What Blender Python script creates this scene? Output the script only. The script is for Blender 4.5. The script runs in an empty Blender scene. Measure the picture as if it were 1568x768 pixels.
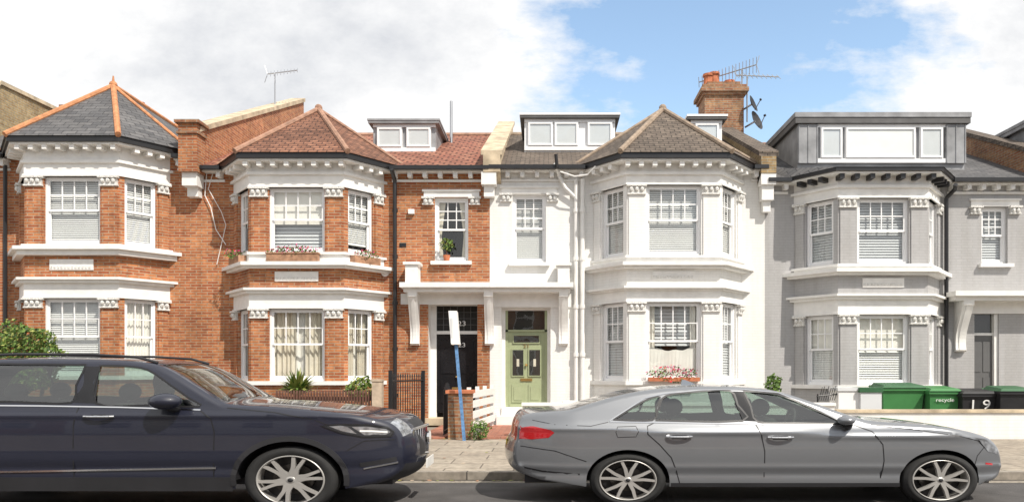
import bpy, math, random
from mathutils import Vector, geometry
random.seed(7)
F=1180.;VX=840.;HY=568.;CH=1.6
def X(px,D): return (px-VX)*D/F
def Z(py,D): return CH+(HY-py)*D/F
sc=bpy.context.scene
# ---------------------------------------------------------------- materials
M={}
def nt(name):
    m=bpy.data.materials.new(name);m.use_nodes=True;n=m.node_tree
    b=n.nodes['Principled BSDF'];M[name]=m
    return m,n,b
def mk(n,t,**k):
    o=n.nodes.new(t)
    for a,v in k.items():
        if a in o.inputs: o.inputs[a].default_value=v
        else: setattr(o,a,v)
    return o
def ramp(n,src,p0,c0,p1,c1):
    r=n.nodes.new('ShaderNodeValToRGB');e=r.color_ramp.elements
    e[0].position=p0;e[0].color=c0;e[1].position=p1;e[1].color=c1
    n.links.new(src,r.inputs[0]);return r
def c4(c,k=1): return (min(1,c[0]*k),min(1,c[1]*k),min(1,c[2]*k),1)
def plain(name,c,rough=.6,metal=0,var=.12,scale=3,bump=0,bscale=40,coat=0,dirt=0):
    m,n,b=nt(name);tc=mk(n,'ShaderNodeTexCoord')
    no=mk(n,'ShaderNodeTexNoise');no.inputs['Scale'].default_value=scale;no.inputs['Detail'].default_value=6
    n.links.new(tc.outputs['Object'],no.inputs['Vector'])
    r=ramp(n,no.outputs['Fac'],.3,c4(c,1-var),.7,c4(c,1+var))
    n.links.new(r.outputs[0],b.inputs['Base Color'])
    b.inputs['Roughness'].default_value=rough;b.inputs['Metallic'].default_value=metal
    if coat: b.inputs['Coat Weight'].default_value=coat;b.inputs['Coat Roughness'].default_value=.03
    if bump:
        n2=mk(n,'ShaderNodeTexNoise');n2.inputs['Scale'].default_value=bscale;n2.inputs['Detail'].default_value=4
        n.links.new(tc.outputs['Object'],n2.inputs['Vector'])
        bp=mk(n,'ShaderNodeBump');bp.inputs['Strength'].default_value=bump;bp.inputs['Distance'].default_value=.02
        n.links.new(n2.outputs['Fac'],bp.inputs['Height']);n.links.new(bp.outputs[0],b.inputs['Normal'])
    return m
def brick(name,c1,c2,mo,bw=.30,rh=.075,ms=.012,rough=.85,bump=.5,stain=.25,off=.5,dist=.01,sscale=.9,streak=0):
    m,n,b=nt(name);tc=mk(n,'ShaderNodeTexCoord')
    br=mk(n,'ShaderNodeTexBrick');br.offset=off
    br.inputs['Color1'].default_value=c4(c1);br.inputs['Color2'].default_value=c4(c2);br.inputs['Mortar'].default_value=c4(mo)
    br.inputs['Scale'].default_value=1;br.inputs['Brick Width'].default_value=bw;br.inputs['Row Height'].default_value=rh
    br.inputs['Mortar Size'].default_value=ms;br.inputs['Mortar Smooth'].default_value=.2
    n.links.new(tc.outputs['UV'],br.inputs['Vector'])
    no=mk(n,'ShaderNodeTexNoise');no.inputs['Scale'].default_value=sscale;no.inputs['Detail'].default_value=8;no.inputs['Roughness'].default_value=.65
    n.links.new(tc.outputs['Object'],no.inputs['Vector'])
    r=ramp(n,no.outputs['Fac'],.3,(1-stain,1-stain,1-stain,1),.68,(1,1,1,1))
    mx=mk(n,'ShaderNodeMix',data_type='RGBA',blend_type='MULTIPLY');mx.inputs[0].default_value=1
    n.links.new(br.outputs['Color'],mx.inputs[6]);n.links.new(r.outputs[0],mx.inputs[7])
    n3=mk(n,'ShaderNodeTexNoise');n3.inputs['Scale'].default_value=9;n3.inputs['Detail'].default_value=5
    n.links.new(tc.outputs['Object'],n3.inputs['Vector'])
    r3=ramp(n,n3.outputs['Fac'],.35,(1-stain*.8,)*3+(1,),.6,(1,1,1,1))
    m2=mk(n,'ShaderNodeMix',data_type='RGBA',blend_type='MULTIPLY');m2.inputs[0].default_value=1
    n.links.new(mx.outputs[2],m2.inputs[6]);n.links.new(r3.outputs[0],m2.inputs[7])
    last=m2
    if streak:
        mp=mk(n,'ShaderNodeMapping');mp.inputs['Scale'].default_value=(2.2,2.2,.25);n.links.new(tc.outputs['Object'],mp.inputs[0])
        n4=mk(n,'ShaderNodeTexNoise');n4.inputs['Scale'].default_value=2.;n4.inputs['Detail'].default_value=7;n.links.new(mp.outputs[0],n4.inputs['Vector'])
        r4=ramp(n,n4.outputs['Fac'],.36,(1-streak,1-streak*1.05,1-streak*1.2,1),.56,(1,1,1,1))
        m4=mk(n,'ShaderNodeMix',data_type='RGBA',blend_type='MULTIPLY');m4.inputs[0].default_value=1
        n.links.new(last.outputs[2],m4.inputs[6]);n.links.new(r4.outputs[0],m4.inputs[7]);last=m4
    n.links.new(last.outputs[2],b.inputs['Base Color']);b.inputs['Roughness'].default_value=rough
    bp=mk(n,'ShaderNodeBump');bp.inputs['Strength'].default_value=bump;bp.inputs['Distance'].default_value=dist;bp.invert=True
    n.links.new(br.outputs['Fac'],bp.inputs['Height']);n.links.new(bp.outputs[0],b.inputs['Normal'])
def glass(name,tint,base=.05,gain=.9):
    m=bpy.data.materials.new(name);m.use_nodes=True;n=m.node_tree;M[name]=m
    n.nodes.remove(n.nodes['Principled BSDF']);out=n.nodes['Material Output']
    tr=mk(n,'ShaderNodeBsdfTransparent');tr.inputs[0].default_value=c4(tint)
    gl=mk(n,'ShaderNodeBsdfGlossy');gl.inputs['Roughness'].default_value=.01;gl.inputs[0].default_value=(1,1,1,1)
    tc=mk(n,'ShaderNodeTexCoord');no=mk(n,'ShaderNodeTexNoise');no.inputs['Scale'].default_value=1.3;n.links.new(tc.outputs['Object'],no.inputs['Vector'])
    bp=mk(n,'ShaderNodeBump');bp.inputs['Strength'].default_value=.12;bp.inputs['Distance'].default_value=.03;n.links.new(no.outputs['Fac'],bp.inputs['Height']);n.links.new(bp.outputs[0],gl.inputs['Normal'])
    fr=mk(n,'ShaderNodeLayerWeight');fr.inputs[0].default_value=.5
    pw=mk(n,'ShaderNodeMath',operation='POWER');pw.inputs[1].default_value=4.;n.links.new(fr.outputs['Facing'],pw.inputs[0])
    ad=mk(n,'ShaderNodeMath',operation='MULTIPLY_ADD');ad.inputs[1].default_value=gain;ad.inputs[2].default_value=base;ad.use_clamp=True
    mx=mk(n,'ShaderNodeMixShader')
    n.links.new(pw.outputs[0],ad.inputs[0]);n.links.new(ad.outputs[0],mx.inputs[0])
    n.links.new(tr.outputs[0],mx.inputs[1]);n.links.new(gl.outputs[0],mx.inputs[2]);n.links.new(mx.outputs[0],out.inputs[0])
brick('brick',(.41,.108,.038),(.66,.255,.095),(.52,.37,.25),stain=.34,streak=.15)
brick('brick_old',(.36,.13,.06),(.5,.26,.12),(.42,.34,.25),stain=.45)
brick('brick_yellow',(.42,.27,.12),(.55,.4,.2),(.45,.4,.3),stain=.4)
brick('painted_white',(.81,.80,.775),(.825,.815,.79),(.78,.77,.745),stain=.04,bump=.2,streak=.06)
brick('painted_gray',(.42,.415,.415),(.435,.43,.43),(.395,.39,.39),stain=.06,bump=.22,streak=.08)
brick('slate',(.10,.10,.105),(.17,.165,.165),(.04,.04,.045),bw=.36,rh=.17,ms=.010,stain=.3,dist=.02,bump=.8,rough=.7)
brick('tile_red',(.24,.105,.06),(.38,.18,.11),(.09,.04,.03),bw=.24,rh=.13,ms=.014,stain=.5,dist=.03,bump=.9)
brick('tile_pan',(.38,.14,.09),(.48,.22,.14),(.16,.06,.04),bw=.30,rh=.25,ms=.03,stain=.45,dist=.04,bump=1)
brick('tile_brown',(.16,.125,.10),(.24,.19,.15),(.06,.05,.04),bw=.26,rh=.14,ms=.012,stain=.45,dist=.03,bump=.9)
brick('paving',(.40,.34,.27),(.46,.40,.32),(.18,.15,.12),bw=1.05,rh=.62,ms=.014,stain=.35,bump=.3,sscale=1.5)
brick('quarry',(.42,.16,.10),(.5,.22,.15),(.25,.14,.1),bw=.3,rh=.22,ms=.01,stain=.35,bump=.3)
brick('kerbstone',(.34,.30,.25),(.42,.38,.32),(.1,.09,.08),bw=1.2,rh=3,ms=.012,stain=.4,off=0)
plain('asphalt',(.08,.075,.073),.9,var=.3,scale=2,bump=.6,bscale=90)
plain('gravel',(.26,.23,.19),.95,var=.3,scale=20,bump=.5,bscale=60)
plain('white',(.82,.81,.79),.5,var=.03,scale=2)
plain('trim_white',(.79,.78,.755),.6,var=.06,scale=5,bump=.15,bscale=25)
plain('capital',(.72,.71,.68),.7,var=.25,scale=30,bump=1,bscale=50)
plain('upvc',(.84,.84,.84),.35,var=.02)
plain('black',(.015,.015,.017),.4,var=.2)
plain('blackpaint',(.012,.012,.014),.18,var=.2)
plain('lead',(.27,.275,.285),.6,var=.3,scale=2.5)
plain('darklead',(.09,.088,.088),.6,var=.3)
plain('ridge_orange',(.50,.22,.10),.8,var=.3,scale=8)
plain('ridge_brown',(.33,.19,.13),.8,var=.3,scale=8)
plain('ridge_grey',(.30,.23,.17),.8,var=.3,scale=8)
plain('stone',(.50,.41,.29),.85,var=.35,scale=3,bump=.4)
plain('terracotta',(.5,.17,.08),.8,var=.3,scale=5)
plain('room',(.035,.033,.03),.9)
plain('slat',(.85,.84,.82),.6,var=.03)
plain('slatg',(.62,.63,.64),.6,var=.03)
plain('cloth',(.84,.81,.75),.9,var=.06)
plain('cream_cloth',(.70,.64,.53),.9,var=.1)
plain('sage',(.33,.37,.22),.4,var=.05,scale=4)
plain('greydoor',(.12,.12,.12),.5)
plain('brass',(.6,.4,.15),.3,.9)
plain('wood_brown',(.10,.045,.03),.7,var=.35,scale=8)
plain('wood_box',(.36,.2,.12),.8,var=.3,scale=8)
plain('wood_pale',(.45,.36,.27),.8,var=.2,scale=8)
plain('blue_post',(.10,.22,.42),.7,var=.35,scale=14)
plain('bin_green',(.05,.20,.06),.5,var=.1)
plain('bin_green_dark',(.03,.11,.045),.5,var=.1)
plain('bin_black',(.02,.02,.022),.5,var=.2)
plain('leaf1',(.07,.13,.025),.6,var=.3,scale=12)
plain('leaf2',(.13,.22,.04),.6,var=.3,scale=12)
plain('leaf3',(.035,.075,.02),.6,var=.3,scale=12)
plain('leafy',(.28,.30,.08),.6,var=.3)
plain('flower_pink',(.65,.08,.25),.6,var=.2)
plain('flower_red',(.6,.03,.04),.6,var=.2)
plain('alu',(.45,.46,.48),.35,.8,var=.05)
plain('rubber',(.018,.018,.018),.8,var=.2,scale=10)
plain('plastic',(.022,.022,.025),.6,var=.15)
plain('chrome',(.75,.75,.76),.12,1,var=.02)
plain('rim',(.50,.485,.46),.35,.5,var=.05)
plain('disc',(.08,.075,.07),.4,.7)
plain('paint_silver',(.225,.235,.25),.33,.5,var=.015,coat=1)
plain('paint_navy',(.007,.009,.023),.5,0,var=.04,coat=.8)
plain('seat',(.05,.047,.044),.7,var=.15)
plain('redlens',(.42,.01,.015),.12,var=.15,coat=1)
plain('lamp',(.42,.44,.47),.15,.6,var=.45,scale=16,coat=1)
plain('plate',(.75,.75,.72),.4)
plain('plate_y',(.75,.55,.08),.4)
glass('glass',(.95,.97,.965),.08)
glass('carglass',(.5,.6,.55),.14)
glass('shield',(.66,.72,.69),.08)
# ---------------------------------------------------------------- mesh builder
class MB:
    def __init__(s): s.v=[];s.f=[];s.m=[];s.mats=[]
    def mi(s,m):
        if m not in s.mats: s.mats.append(m)
        return s.mats.index(m)
    def poly(s,pts,m):
        i=len(s.v);s.v+=[tuple(p) for p in pts];s.f.append(list(range(i,i+len(pts))));s.m.append(s.mi(m))
    def raw(s,vs,fs,m):
        i=len(s.v);s.v+=[tuple(p) for p in vs];k=s.mi(m)
        for f in fs: s.f.append([i+a for a in f]);s.m.append(k)
    def hexa(s,c,m): s.raw(c,[(3,2,1,0),(4,5,6,7),(0,1,5,4),(1,2,6,5),(2,3,7,6),(3,0,4,7)],m)
    def box(s,x0,x1,y0,y1,z0,z1,m):
        s.hexa([(x0,y0,z0),(x1,y0,z0),(x1,y1,z0),(x0,y1,z0),(x0,y0,z1),(x1,y0,z1),(x1,y1,z1),(x0,y1,z1)],m)
    def prism(s,p,z0,z1,m):
        n=len(p);s.raw([(a,b,z0) for a,b in p]+[(a,b,z1) for a,b in p],
          [tuple(range(n))[::-1],tuple(range(n,2*n))]+[(i,(i+1)%n,(i+1)%n+n,i+n) for i in range(n)],m)
    def yz(s,x0,x1,p,m):
        n=len(p);s.raw([(x0,a,b) for a,b in p]+[(x1,a,b) for a,b in p],
          [tuple(range(n)),tuple(range(n,2*n))[::-1]]+[(i,(i+1)%n,(i+1)%n+n,i+n) for i in range(n)],m)
    def cyl(s,p0,p1,r,m,seg=8,r2=None):
        p0=Vector(p0);p1=Vector(p1);d=(p1-p0)
        if d.length<1e-6: return
        d.normalize();a=d.orthogonal().normalized();b=d.cross(a);r2=r if r2 is None else r2
        vs=[p0+(a*math.cos(t)+b*math.sin(t))*r for t in [2*math.pi*i/seg for i in range(seg)]]
        vs+=[p1+(a*math.cos(t)+b*math.sin(t))*r2 for t in [2*math.pi*i/seg for i in range(seg)]]
        s.raw(vs,[(i,(i+1)%seg,(i+1)%seg+seg,i+seg) for i in range(seg)]+[tuple(range(seg))[::-1],tuple(range(seg,2*seg))],m)
    def tube(s,ps,r,m,seg=6):
        for a,b in zip(ps[:-1],ps[1:]): s.cyl(a,b,r,m,seg)
    def ball(s,c,rx,ry,rz,m,u=10,v=6):
        vs=[(c[0],c[1],c[2]-rz)]
        for j in range(1,v):
            t=-math.pi/2+math.pi*j/v
            for i in range(u):
                a=2*math.pi*i/u;vs.append((c[0]+rx*math.cos(t)*math.cos(a),c[1]+ry*math.cos(t)*math.sin(a),c[2]+rz*math.sin(t)))
        vs.append((c[0],c[1],c[2]+rz));fs=[]
        for i in range(u):
            fs.append((0,1+(i+1)%u,1+i))
            for j in range(v-2):
                a=1+j*u+i;b=1+j*u+(i+1)%u;fs.append((a,b,b+u,a+u))
            fs.append((1+(v-2)*u+i,1+(v-2)*u+(i+1)%u,len(vs)-1))
        s.raw(vs,fs,m)
    def fbox(s,fr,u0,u1,n0,n1,z0,z1,m):
        ox,oy,tx,ty=fr;nx,ny=ty,-tx
        q=lambda u,n,z:(ox+tx*u+nx*n,oy+ty*u+ny*n,z)
        s.hexa([q(u0,n1,z0),q(u1,n1,z0),q(u1,n0,z0),q(u0,n0,z0),q(u0,n1,z1),q(u1,n1,z1),q(u1,n0,z1),q(u0,n0,z1)],m)
    def fquad(s,fr,pts,m):
        ox,oy,tx,ty=fr;nx,ny=ty,-tx
        s.poly([(ox+tx*u+nx*n,oy+ty*u+ny*n,z) for u,n,z in pts],m)
    def obj(s,name,parent=None,smooth=False):
        me=bpy.data.meshes.new(name);me.from_pydata(s.v,[],s.f)
        for m in s.mats: me.materials.append(M[m])
        me.polygons.foreach_set('material_index',s.m)
        if smooth: me.polygons.foreach_set('use_smooth',[True]*len(s.f))
        me.update()
        uv=me.uv_layers.new(name='UVMap').data
        for p in me.polygons:
            n=p.normal
            if abs(n.z)>.97: t=Vector((1,0,0));b=Vector((0,1,0))
            else:
                t=Vector((-n.y,n.x,0)).normalized()
                if abs(t.x)>abs(t.y):
                    if t.x<0:t=-t
                elif t.y<0:t=-t
                b=n.cross(t)
                if b.z<0:b=-b
            for li in p.loop_indices:
                co=me.vertices[me.loops[li].vertex_index].co
                uv[li].uv=(co.dot(t),co.dot(b))
        o=bpy.data.objects.new(name,me);sc.collection.objects.link(o)
        if parent: o.parent=parent
        return o
def empty(name):
    e=bpy.data.objects.new(name,None);sc.collection.objects.link(e);return e
class Thing:
    def __init__(s,name): s.name=name;s.parts={};s.labels=[]
    def __getitem__(s,k): return s.parts.setdefault(k,MB())
    def label(s,txt,size,loc,mat,sx=1.3,tilt=0): s.labels.append((txt,size,loc,mat,sx,tilt))
    def done(s,smooth=()):
        s.e=empty(s.name)
        for k,b in s.parts.items():
            if b.f: b.obj(k,s.e,k in smooth)
        for (txt,size,loc,mat,sx,tilt) in s.labels:
            cu=bpy.data.curves.new('label','FONT');cu.body=txt;cu.size=size;cu.extrude=.003;cu.align_x='CENTER'
            o=bpy.data.objects.new('label',cu);sc.collection.objects.link(o);o.location=loc;o.rotation_euler=(math.radians(90-tilt),0,0);o.scale=(sx,1,1);cu.materials.append(M[mat]);o.parent=s.e
        return s.e
# ---------------------------------------------------------------- window
def slats(b,fr,u0,u1,n,z0,z1,m,sp=.055):
    z=z0
    while z<z1-sp*.5:
        b.fquad(fr,[(u0,n+.018,z),(u1,n+.018,z),(u1,n-.018,z+sp*.95),(u0,n-.018,z+sp*.95)],m);z+=sp
def folds(b,fr,u0,u1,n,z0,z1,m,k=9,amp=.035,pinch=0):
    N=k*6
    for i in range(N):
        a=u0+(u1-u0)*i/N;c=u0+(u1-u0)*(i+1)/N
        f=lambda t:n+amp*math.sin(t*2*math.pi*k+.8*math.sin(t*9))
        ta=i/N;tb=(i+1)/N
        b.fquad(fr,[(a,f(ta),z0),(c,f(tb),z0),(c,f(tb),z1),(a,f(ta),z1)],m)
def window(H,fr,u0,u1,z0,z1,fill='slats',bars=(4,2),dep=.10,room=True,split=.5,upper=True,tint='glass'):
    w=H['windows'];g=H['glazing'];c=H['blinds'];fw=.055
    zm=z0+(z1-z0)*split
    d=-dep
    w.fbox(fr,u0,u0+fw,d-.09,d+.02,z0,z1,'upvc');w.fbox(fr,u1-fw,u1,d-.09,d+.02,z0,z1,'upvc')
    w.fbox(fr,u0+fw,u1-fw,d-.09,d+.02,z1-fw,z1,'upvc');w.fbox(fr,u0+fw,u1-fw,d-.09,d+.03,z0,z0+fw*1.2,'upvc')
    a0=u0+fw;a1=u1-fw;s=.045
    w.fbox(fr,a0,a0+s,d-.035,d,zm,z1-fw,'upvc');w.fbox(fr,a1-s,a1,d-.035,d,zm,z1-fw,'upvc')
    w.fbox(fr,a0+s,a1-s,d-.035,d+.002,zm-.01,zm+.045,'upvc');w.fbox(fr,a0+s,a1-s,d-.035,d-.001,z1-fw-s,z1-fw,'upvc')
    w.fbox(fr,a0,a0+s,d-.08,d-.04,z0+fw*1.2,zm,'upvc');w.fbox(fr,a1-s,a1,d-.08,d-.04,z0+fw*1.2,zm,'upvc')
    w.fbox(fr,a0+s,a1-s,d-.08,d-.038,z0+fw*1.2,z0+fw*1.2+.07,'upvc')
    g.fquad(fr,[(a0+s,d-.06,z0+.1),(a1-s,d-.06,z0+.1),(a1-s,d-.06,zm),(a0+s,d-.06,zm)],tint)
    g.fquad(fr,[(a0+s,d-.018,zm),(a1-s,d-.018,zm),(a1-s,d-.018,z1-fw-s),(a0+s,d-.018,z1-fw-s)],tint)
    nx,nz=bars
    if nx:
        bw=.013
        for i in range(1,nx):
            u=a0+s+(a1-a0-2*s)*i/nx;w.fbox(fr,u-bw,u+bw,d-.03,d-.004,zm+.045,z1-fw-s,'upvc')
        for i in range(1,nz):
            z=zm+.045+(z1-fw-s-zm-.045)*i/(nz)
            w.fbox(fr,a0+s,a1-s,d-.03,d-.0045,z-bw,z+bw,'upvc')
    n=d-.12
    if fill=='slats': slats(c,fr,a0,a1,n,z0,z1-.02,'slat')
    elif fill=='slatshort':
        slats(c,fr,a0,a1,n,z0+(z1-z0)*.17,z1-.02,'slat');c.fbox(fr,a0+.02,a1-.02,n-.02,n+.015,z0+(z1-z0)*.15,z0+(z1-z0)*.17,'slat')
    elif fill=='slatsg': slats(c,fr,a0,a1,n,z0,z1-.02,'slatg',.07)
    elif fill=='shutter':
        slats(c,fr,a0,a1,n,z0,zm,'slat',.06);c.fquad(fr,[(a0,n,zm),(a1,n,zm),(a1,n,z1),(a0,n,z1)],'cloth')
    elif fill=='roller':
        c.fquad(fr,[(a0,n,z0+(z1-z0)*.45),(a1,n,z0+(z1-z0)*.45),(a1,n,z1),(a0,n,z1)],'cloth')
        slats(c,fr,a0,a1,n-.08,z0,zm,'slatg',.09)
    elif fill=='curtain':
        W=a1-a0;folds(c,fr,a0-.05,a0+W*.42,n-.05,z0,z1,'cream_cloth',5);folds(c,fr,a0+W*.6,a1+.05,n-.05,z0,z1,'cream_cloth',5)
        folds(c,fr,a0,a1,n-.15,z0,z1,'cloth',8,.02)
    elif fill=='sheer': folds(c,fr,a0,a1,n-.05,z0,z1,'cloth',9,.02)
    elif fill=='drape':
        folds(c,fr,a0,a0+.2,n-.03,z0,z1,'cloth',2,.03);folds(c,fr,a1-.2,a1,n-.03,z0,z1,'cloth',2,.03)
        K=14
        for i in range(K):
            t0=i/K;t1=(i+1)/K;s0=.10*math.sin(t0*math.pi)+.02*math.sin(t0*20);s1=.10*math.sin(t1*math.pi)+.02*math.sin(t1*20)
            b0=z0+(z1-z0)*.44;A=a0+(a1-a0)*t0;B=a0+(a1-a0)*t1
            c.fquad(fr,[(A,n-.01,z0),(B,n+.01,z0),(B,n+.01*math.sin(t1*17),b0-s1),(A,n+.01*math.sin(t0*17),b0-s0)],'cloth')
        slats(c,fr,a0,a1,n-.1,zm-.1,z1,'slatg',.09)
    elif fill=='tied':
        W=a1-a0
        for (p,q,sg) in ((a0,a0+W*.28,1),(a1,a1-W*.28,-1)):
            z2=z0+(z1-z0)*.42
            c.fquad(fr,[(p,n,z2),(p+sg*W*.12,n,z2),(q,n+.03,z1),(p,n,z1)],'cream_cloth')
            c.fquad(fr,[(p,n,z0),(p+sg*W*.2,n,z0),(p+sg*W*.12,n,z2),(p,n,z2)],'cream_cloth')
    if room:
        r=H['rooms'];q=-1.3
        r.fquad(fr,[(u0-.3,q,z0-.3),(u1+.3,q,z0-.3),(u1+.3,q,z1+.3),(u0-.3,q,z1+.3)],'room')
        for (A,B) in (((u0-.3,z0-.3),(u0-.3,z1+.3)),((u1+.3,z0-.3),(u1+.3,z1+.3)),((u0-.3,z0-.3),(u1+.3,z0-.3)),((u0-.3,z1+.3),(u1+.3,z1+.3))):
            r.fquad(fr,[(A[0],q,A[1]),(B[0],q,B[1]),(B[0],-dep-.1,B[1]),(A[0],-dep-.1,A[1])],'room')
def wall(b,x0,x1,y,z0,z1,holes,m,rev=.22,rm=None):
    xs=sorted({x0,x1}|{h[0] for h in holes}|{h[1] for h in holes});zs=sorted({z0,z1}|{h[2] for h in holes}|{h[3] for h in holes})
    for i in range(len(xs)-1):
        for j in range(len(zs)-1):
            cx=(xs[i]+xs[i+1])/2;cz=(zs[j]+zs[j+1])/2
            if any(h[0]<cx<h[1] and h[2]<cz<h[3] for h in holes): continue
            if cx<x0 or cx>x1: continue
            b.poly([(xs[i],y,zs[j]),(xs[i+1],y,zs[j]),(xs[i+1],y,zs[j+1]),(xs[i],y,zs[j+1])],m)
    for h in holes:
        a,c,e,g=h[:4];r=h[4] if len(h)>4 else rev;k=rm or m
        b.poly([(a,y,e),(a,y+r,e),(a,y+r,g),(a,y,g)],k);b.poly([(c,y,e),(c,y+r,e),(c,y+r,g),(c,y,g)],k)
        b.poly([(a,y,g),(c,y,g),(c,y+r,g),(a,y+r,g)],k);b.poly([(a,y,e),(c,y,e),(c,y+r,e),(a,y+r,e)],k)
# ---------------------------------------------------------------- bay
YW=21.;YF=20.
def outline(xl,xr,d,s=.80):
    L=math.hypot(s,1)
    px=xl-s-d/L;py=YW-d*s/L
    yf=YF-d
    t=py-yf;P1=(px+s*t,yf)
    t=py-(YW+.05);P0=(px+s*t,YW+.05)
    mir=lambda p:(xl+xr-p[0],p[1])
    return [P0,P1,mir(P1),mir(P0)]
def capital(b,fr,u0,u1,z,n=.03,h=.22,m='capital'):
    b.fbox(fr,u0-.05,u1+.05,-.05,n+.10,z-.05,z,m)
    b.fbox(fr,u0-.01,u1+.01,-.05,n+.04,z-h,z-.05,m)
    b.fbox(fr,u0-.03,u1+.03,-.05,n+.055,z-h-.035,z-h,m)
    ox,oy,tx,ty=fr
    k=max(2,int((u1-u0)/.13))
    for i in range(k):
        u=u0+(u1-u0)*(i+.5)/k;c=(ox+tx*u+ty*(n+.06),oy+ty*u-tx*(n+.06),z-.12)
        b.ball(c,.055,.045,.065,m,6,4)
def bay(H,xl,xr,lv,wm,pm,fills,gut='black',ro=None,s=.80,dent='trim_white',cap='capital',trim='trim_white'):
    z={k:Z(v,YF) for k,v in lv.items()}
    O=lambda d:outline(xl,xr,d,s)
    t=H['trim'];w=H['walls']
    H['gutter'].prism(O(.40),z['g1'],z['g0'],gut)
    t.prism(O(.34),z['g1']-.05,z['g1']-.002,'trim_white')
    t.prism(O(.02),z['w1t'],z['g1']-.05,trim)
    t.prism(O(.09),z['b1']-.07,z['b1'],trim)
    t.prism(O(.06),z['w1t']+.0,z['w1t']+.05,trim)
    t.prism(O(.02),z['s0'],z['w1b'],trim)
    t.prism(O(.08),z['w1b']-.06,z['w1b']+.0,trim)
    t.prism(O(.27),z['s0']-.09,z['s0']+.001,trim);t.prism(O(.17),z['s1'],z['s0']-.09,trim)
    w.prism(O(0),z['c0'],z['s1'],wm)
    t.prism(O(.19),z['c0']-.06,z['c0']+.001,trim);t.prism(O(.11),z['c1'],z['c0']-.06,trim)
    t.prism(O(.02),z['w0t'],z['c1'],trim);t.prism(O(.05),z['w0t'],z['w0t']+.04,trim)
    t.prism(O(.08),z['w0b']-.1,z['w0b'],trim);w.prism(O(0),.05,z['w0b']-.1,wm)
    P=[(xl-s,YW),(xl,YF),(xr,YF),(xr+s,YW)]
    frs=[]
    for a,b in zip(P[:-1],P[1:]):
        L=math.hypot(b[0]-a[0],b[1]-a[1]);frs.append(((a[0],a[1],(b[0]-a[0])/L,(b[1]-a[1])/L),L))
    for k,(fr,L) in enumerate(frs):
        if k==1: pl=pr=.50
        elif k==0: pl,pr=.34,.13
        else: pl,pr=.13,.34
        for (zb,zt,fi) in ((z['w1b'],z['w1t'],fills[0]),(z['w0b'],z['w0t'],fills[1])):
            for (a,b) in ((0,pl),(L-pr,L)):
                w.fbox(fr,a,b,-.16,.0,zb,zt,pm)
                if b-a>.2:
                    w.fbox(fr,a+.05,b-.05,-.05,.035,zb+.001,zt-.24,pm)
                    capital(t,fr,a+.04,b-.04,zt-.001,.03,m=cap)
            window(H,fr,pl,L-pr,zb,zt,fi[k] if isinstance(fi,(list,tuple)) else fi,bars=((4,2) if k==1 else (3,2)),room=False,dep=.09)
        n=max(2,int(round(L/.36)))
        for i in range(n+1):
            u=L*i/n
            if k==1 or 0<i<n:
                t.fbox(fr,u-.06,u+.06,.0,.31,z['g1']-.17,z['g1']-.051,dent)
    f=frs[1][0];L=frs[1][1];zc=(z['s1']+z['c0'])/2;hh=(z['s1']-z['c0'])*.24
    t.fbox(f,L*.27,L*.73,0,.03,zc-hh+.05,zc+hh+.05,trim)
    for i in range(12): t.fbox(f,L*.28+L*.44*i/12,L*.28+L*.44*(i+.6)/12,.03,.045,zc-hh+.09,zc-hh+.15,'capital')
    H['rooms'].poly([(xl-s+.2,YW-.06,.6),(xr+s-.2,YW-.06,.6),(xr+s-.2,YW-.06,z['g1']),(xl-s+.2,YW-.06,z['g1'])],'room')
    if ro:
        rm,rid,ay,az,back=ro
        E=O(.44);xc=(xl+xr)/2;ze=z['g0']+.003;A=(xc,ay,az);B=(xc,back,az)
        e3=[(a,b,ze) for a,b in E]
        r=H['roof']
        r.poly([e3[1],e3[2],A],rm);r.poly([e3[0],e3[1],A],rm);r.poly([e3[2],e3[3],A],rm)
        r.poly([e3[3],(E[3][0],back,ze),B,A],rm);r.poly([e3[0],A,B,(E[0][0],back,ze)],rm)
        r.poly(e3+[(E[3][0],back,ze),(E[0][0],back,ze)],rm)
        up=lambda p:(p[0],p[1],p[2]+.02)
        for p in (e3[1],e3[2]): H['ridge'].cyl(up(p),up(A),.075,rid,8)
        H['ridge'].cyl(up(A),up(B),.075,rid,8)
        H['ridge'].cyl(up(e3[3]),up(A),.05,rid,8);H['ridge'].cyl(up(e3[0]),up(A),.05,rid,8)
        H['ridge'].ball((xc,ay,az+.05),.11,.11,.11,rid)
    return z
def mainroof(H,x0,x1,ze,bx0,bx1,m,slope=.50,yr=26.,rid='ridge_brown',gut='black',skipgut=False):
    zr=ze+slope*(yr-YW);r=H['roof']
    r.poly([(x0,YW,ze),(x1,YW,ze),(x1,yr,zr),(x0,yr,zr)],m);r.poly([(x0,yr,zr),(x1,yr,zr),(x1,yr+6,ze),(x0,yr+6,ze)],m)
    H['ridge'].cyl((x0,yr,zr),(x1,yr,zr),.09,rid)
    for a,b in ((x0,bx0),(bx1,x1)):
        if b-a<.05: continue
        e=.33
        r.poly([(a,YW-e,ze-slope*e),(b,YW-e,ze-slope*e),(b,YW,ze),(a,YW,ze)],m)
        H['gutter'].box(a,b,YW-e-.09,YW-e+.02,ze-slope*e-.10,ze-slope*e+.0,gut)
        H['trim'].box(a,b,YW-.27,YW-.0,ze-slope*e-.13,ze-slope*e-.085,'trim_white')
        n=max(1,int((b-a)/.42))
        for i in range(n+1):
            u=a+.1+(b-a-.2)*i/n
            H['trim'].box(u-.055,u+.055,YW-.25,YW-.0,ze-slope*e-.27,ze-slope*e-.131,'trim_white')
        H['trim'].box(a,b,YW-.05,YW-.001,ze-slope*e-.36,ze-slope*e-.30,'trim_white')
    H['walls'].box(x0,x1,yr+5.7,yr+6,0,ze+.1,'brick_old')
    return zr
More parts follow.
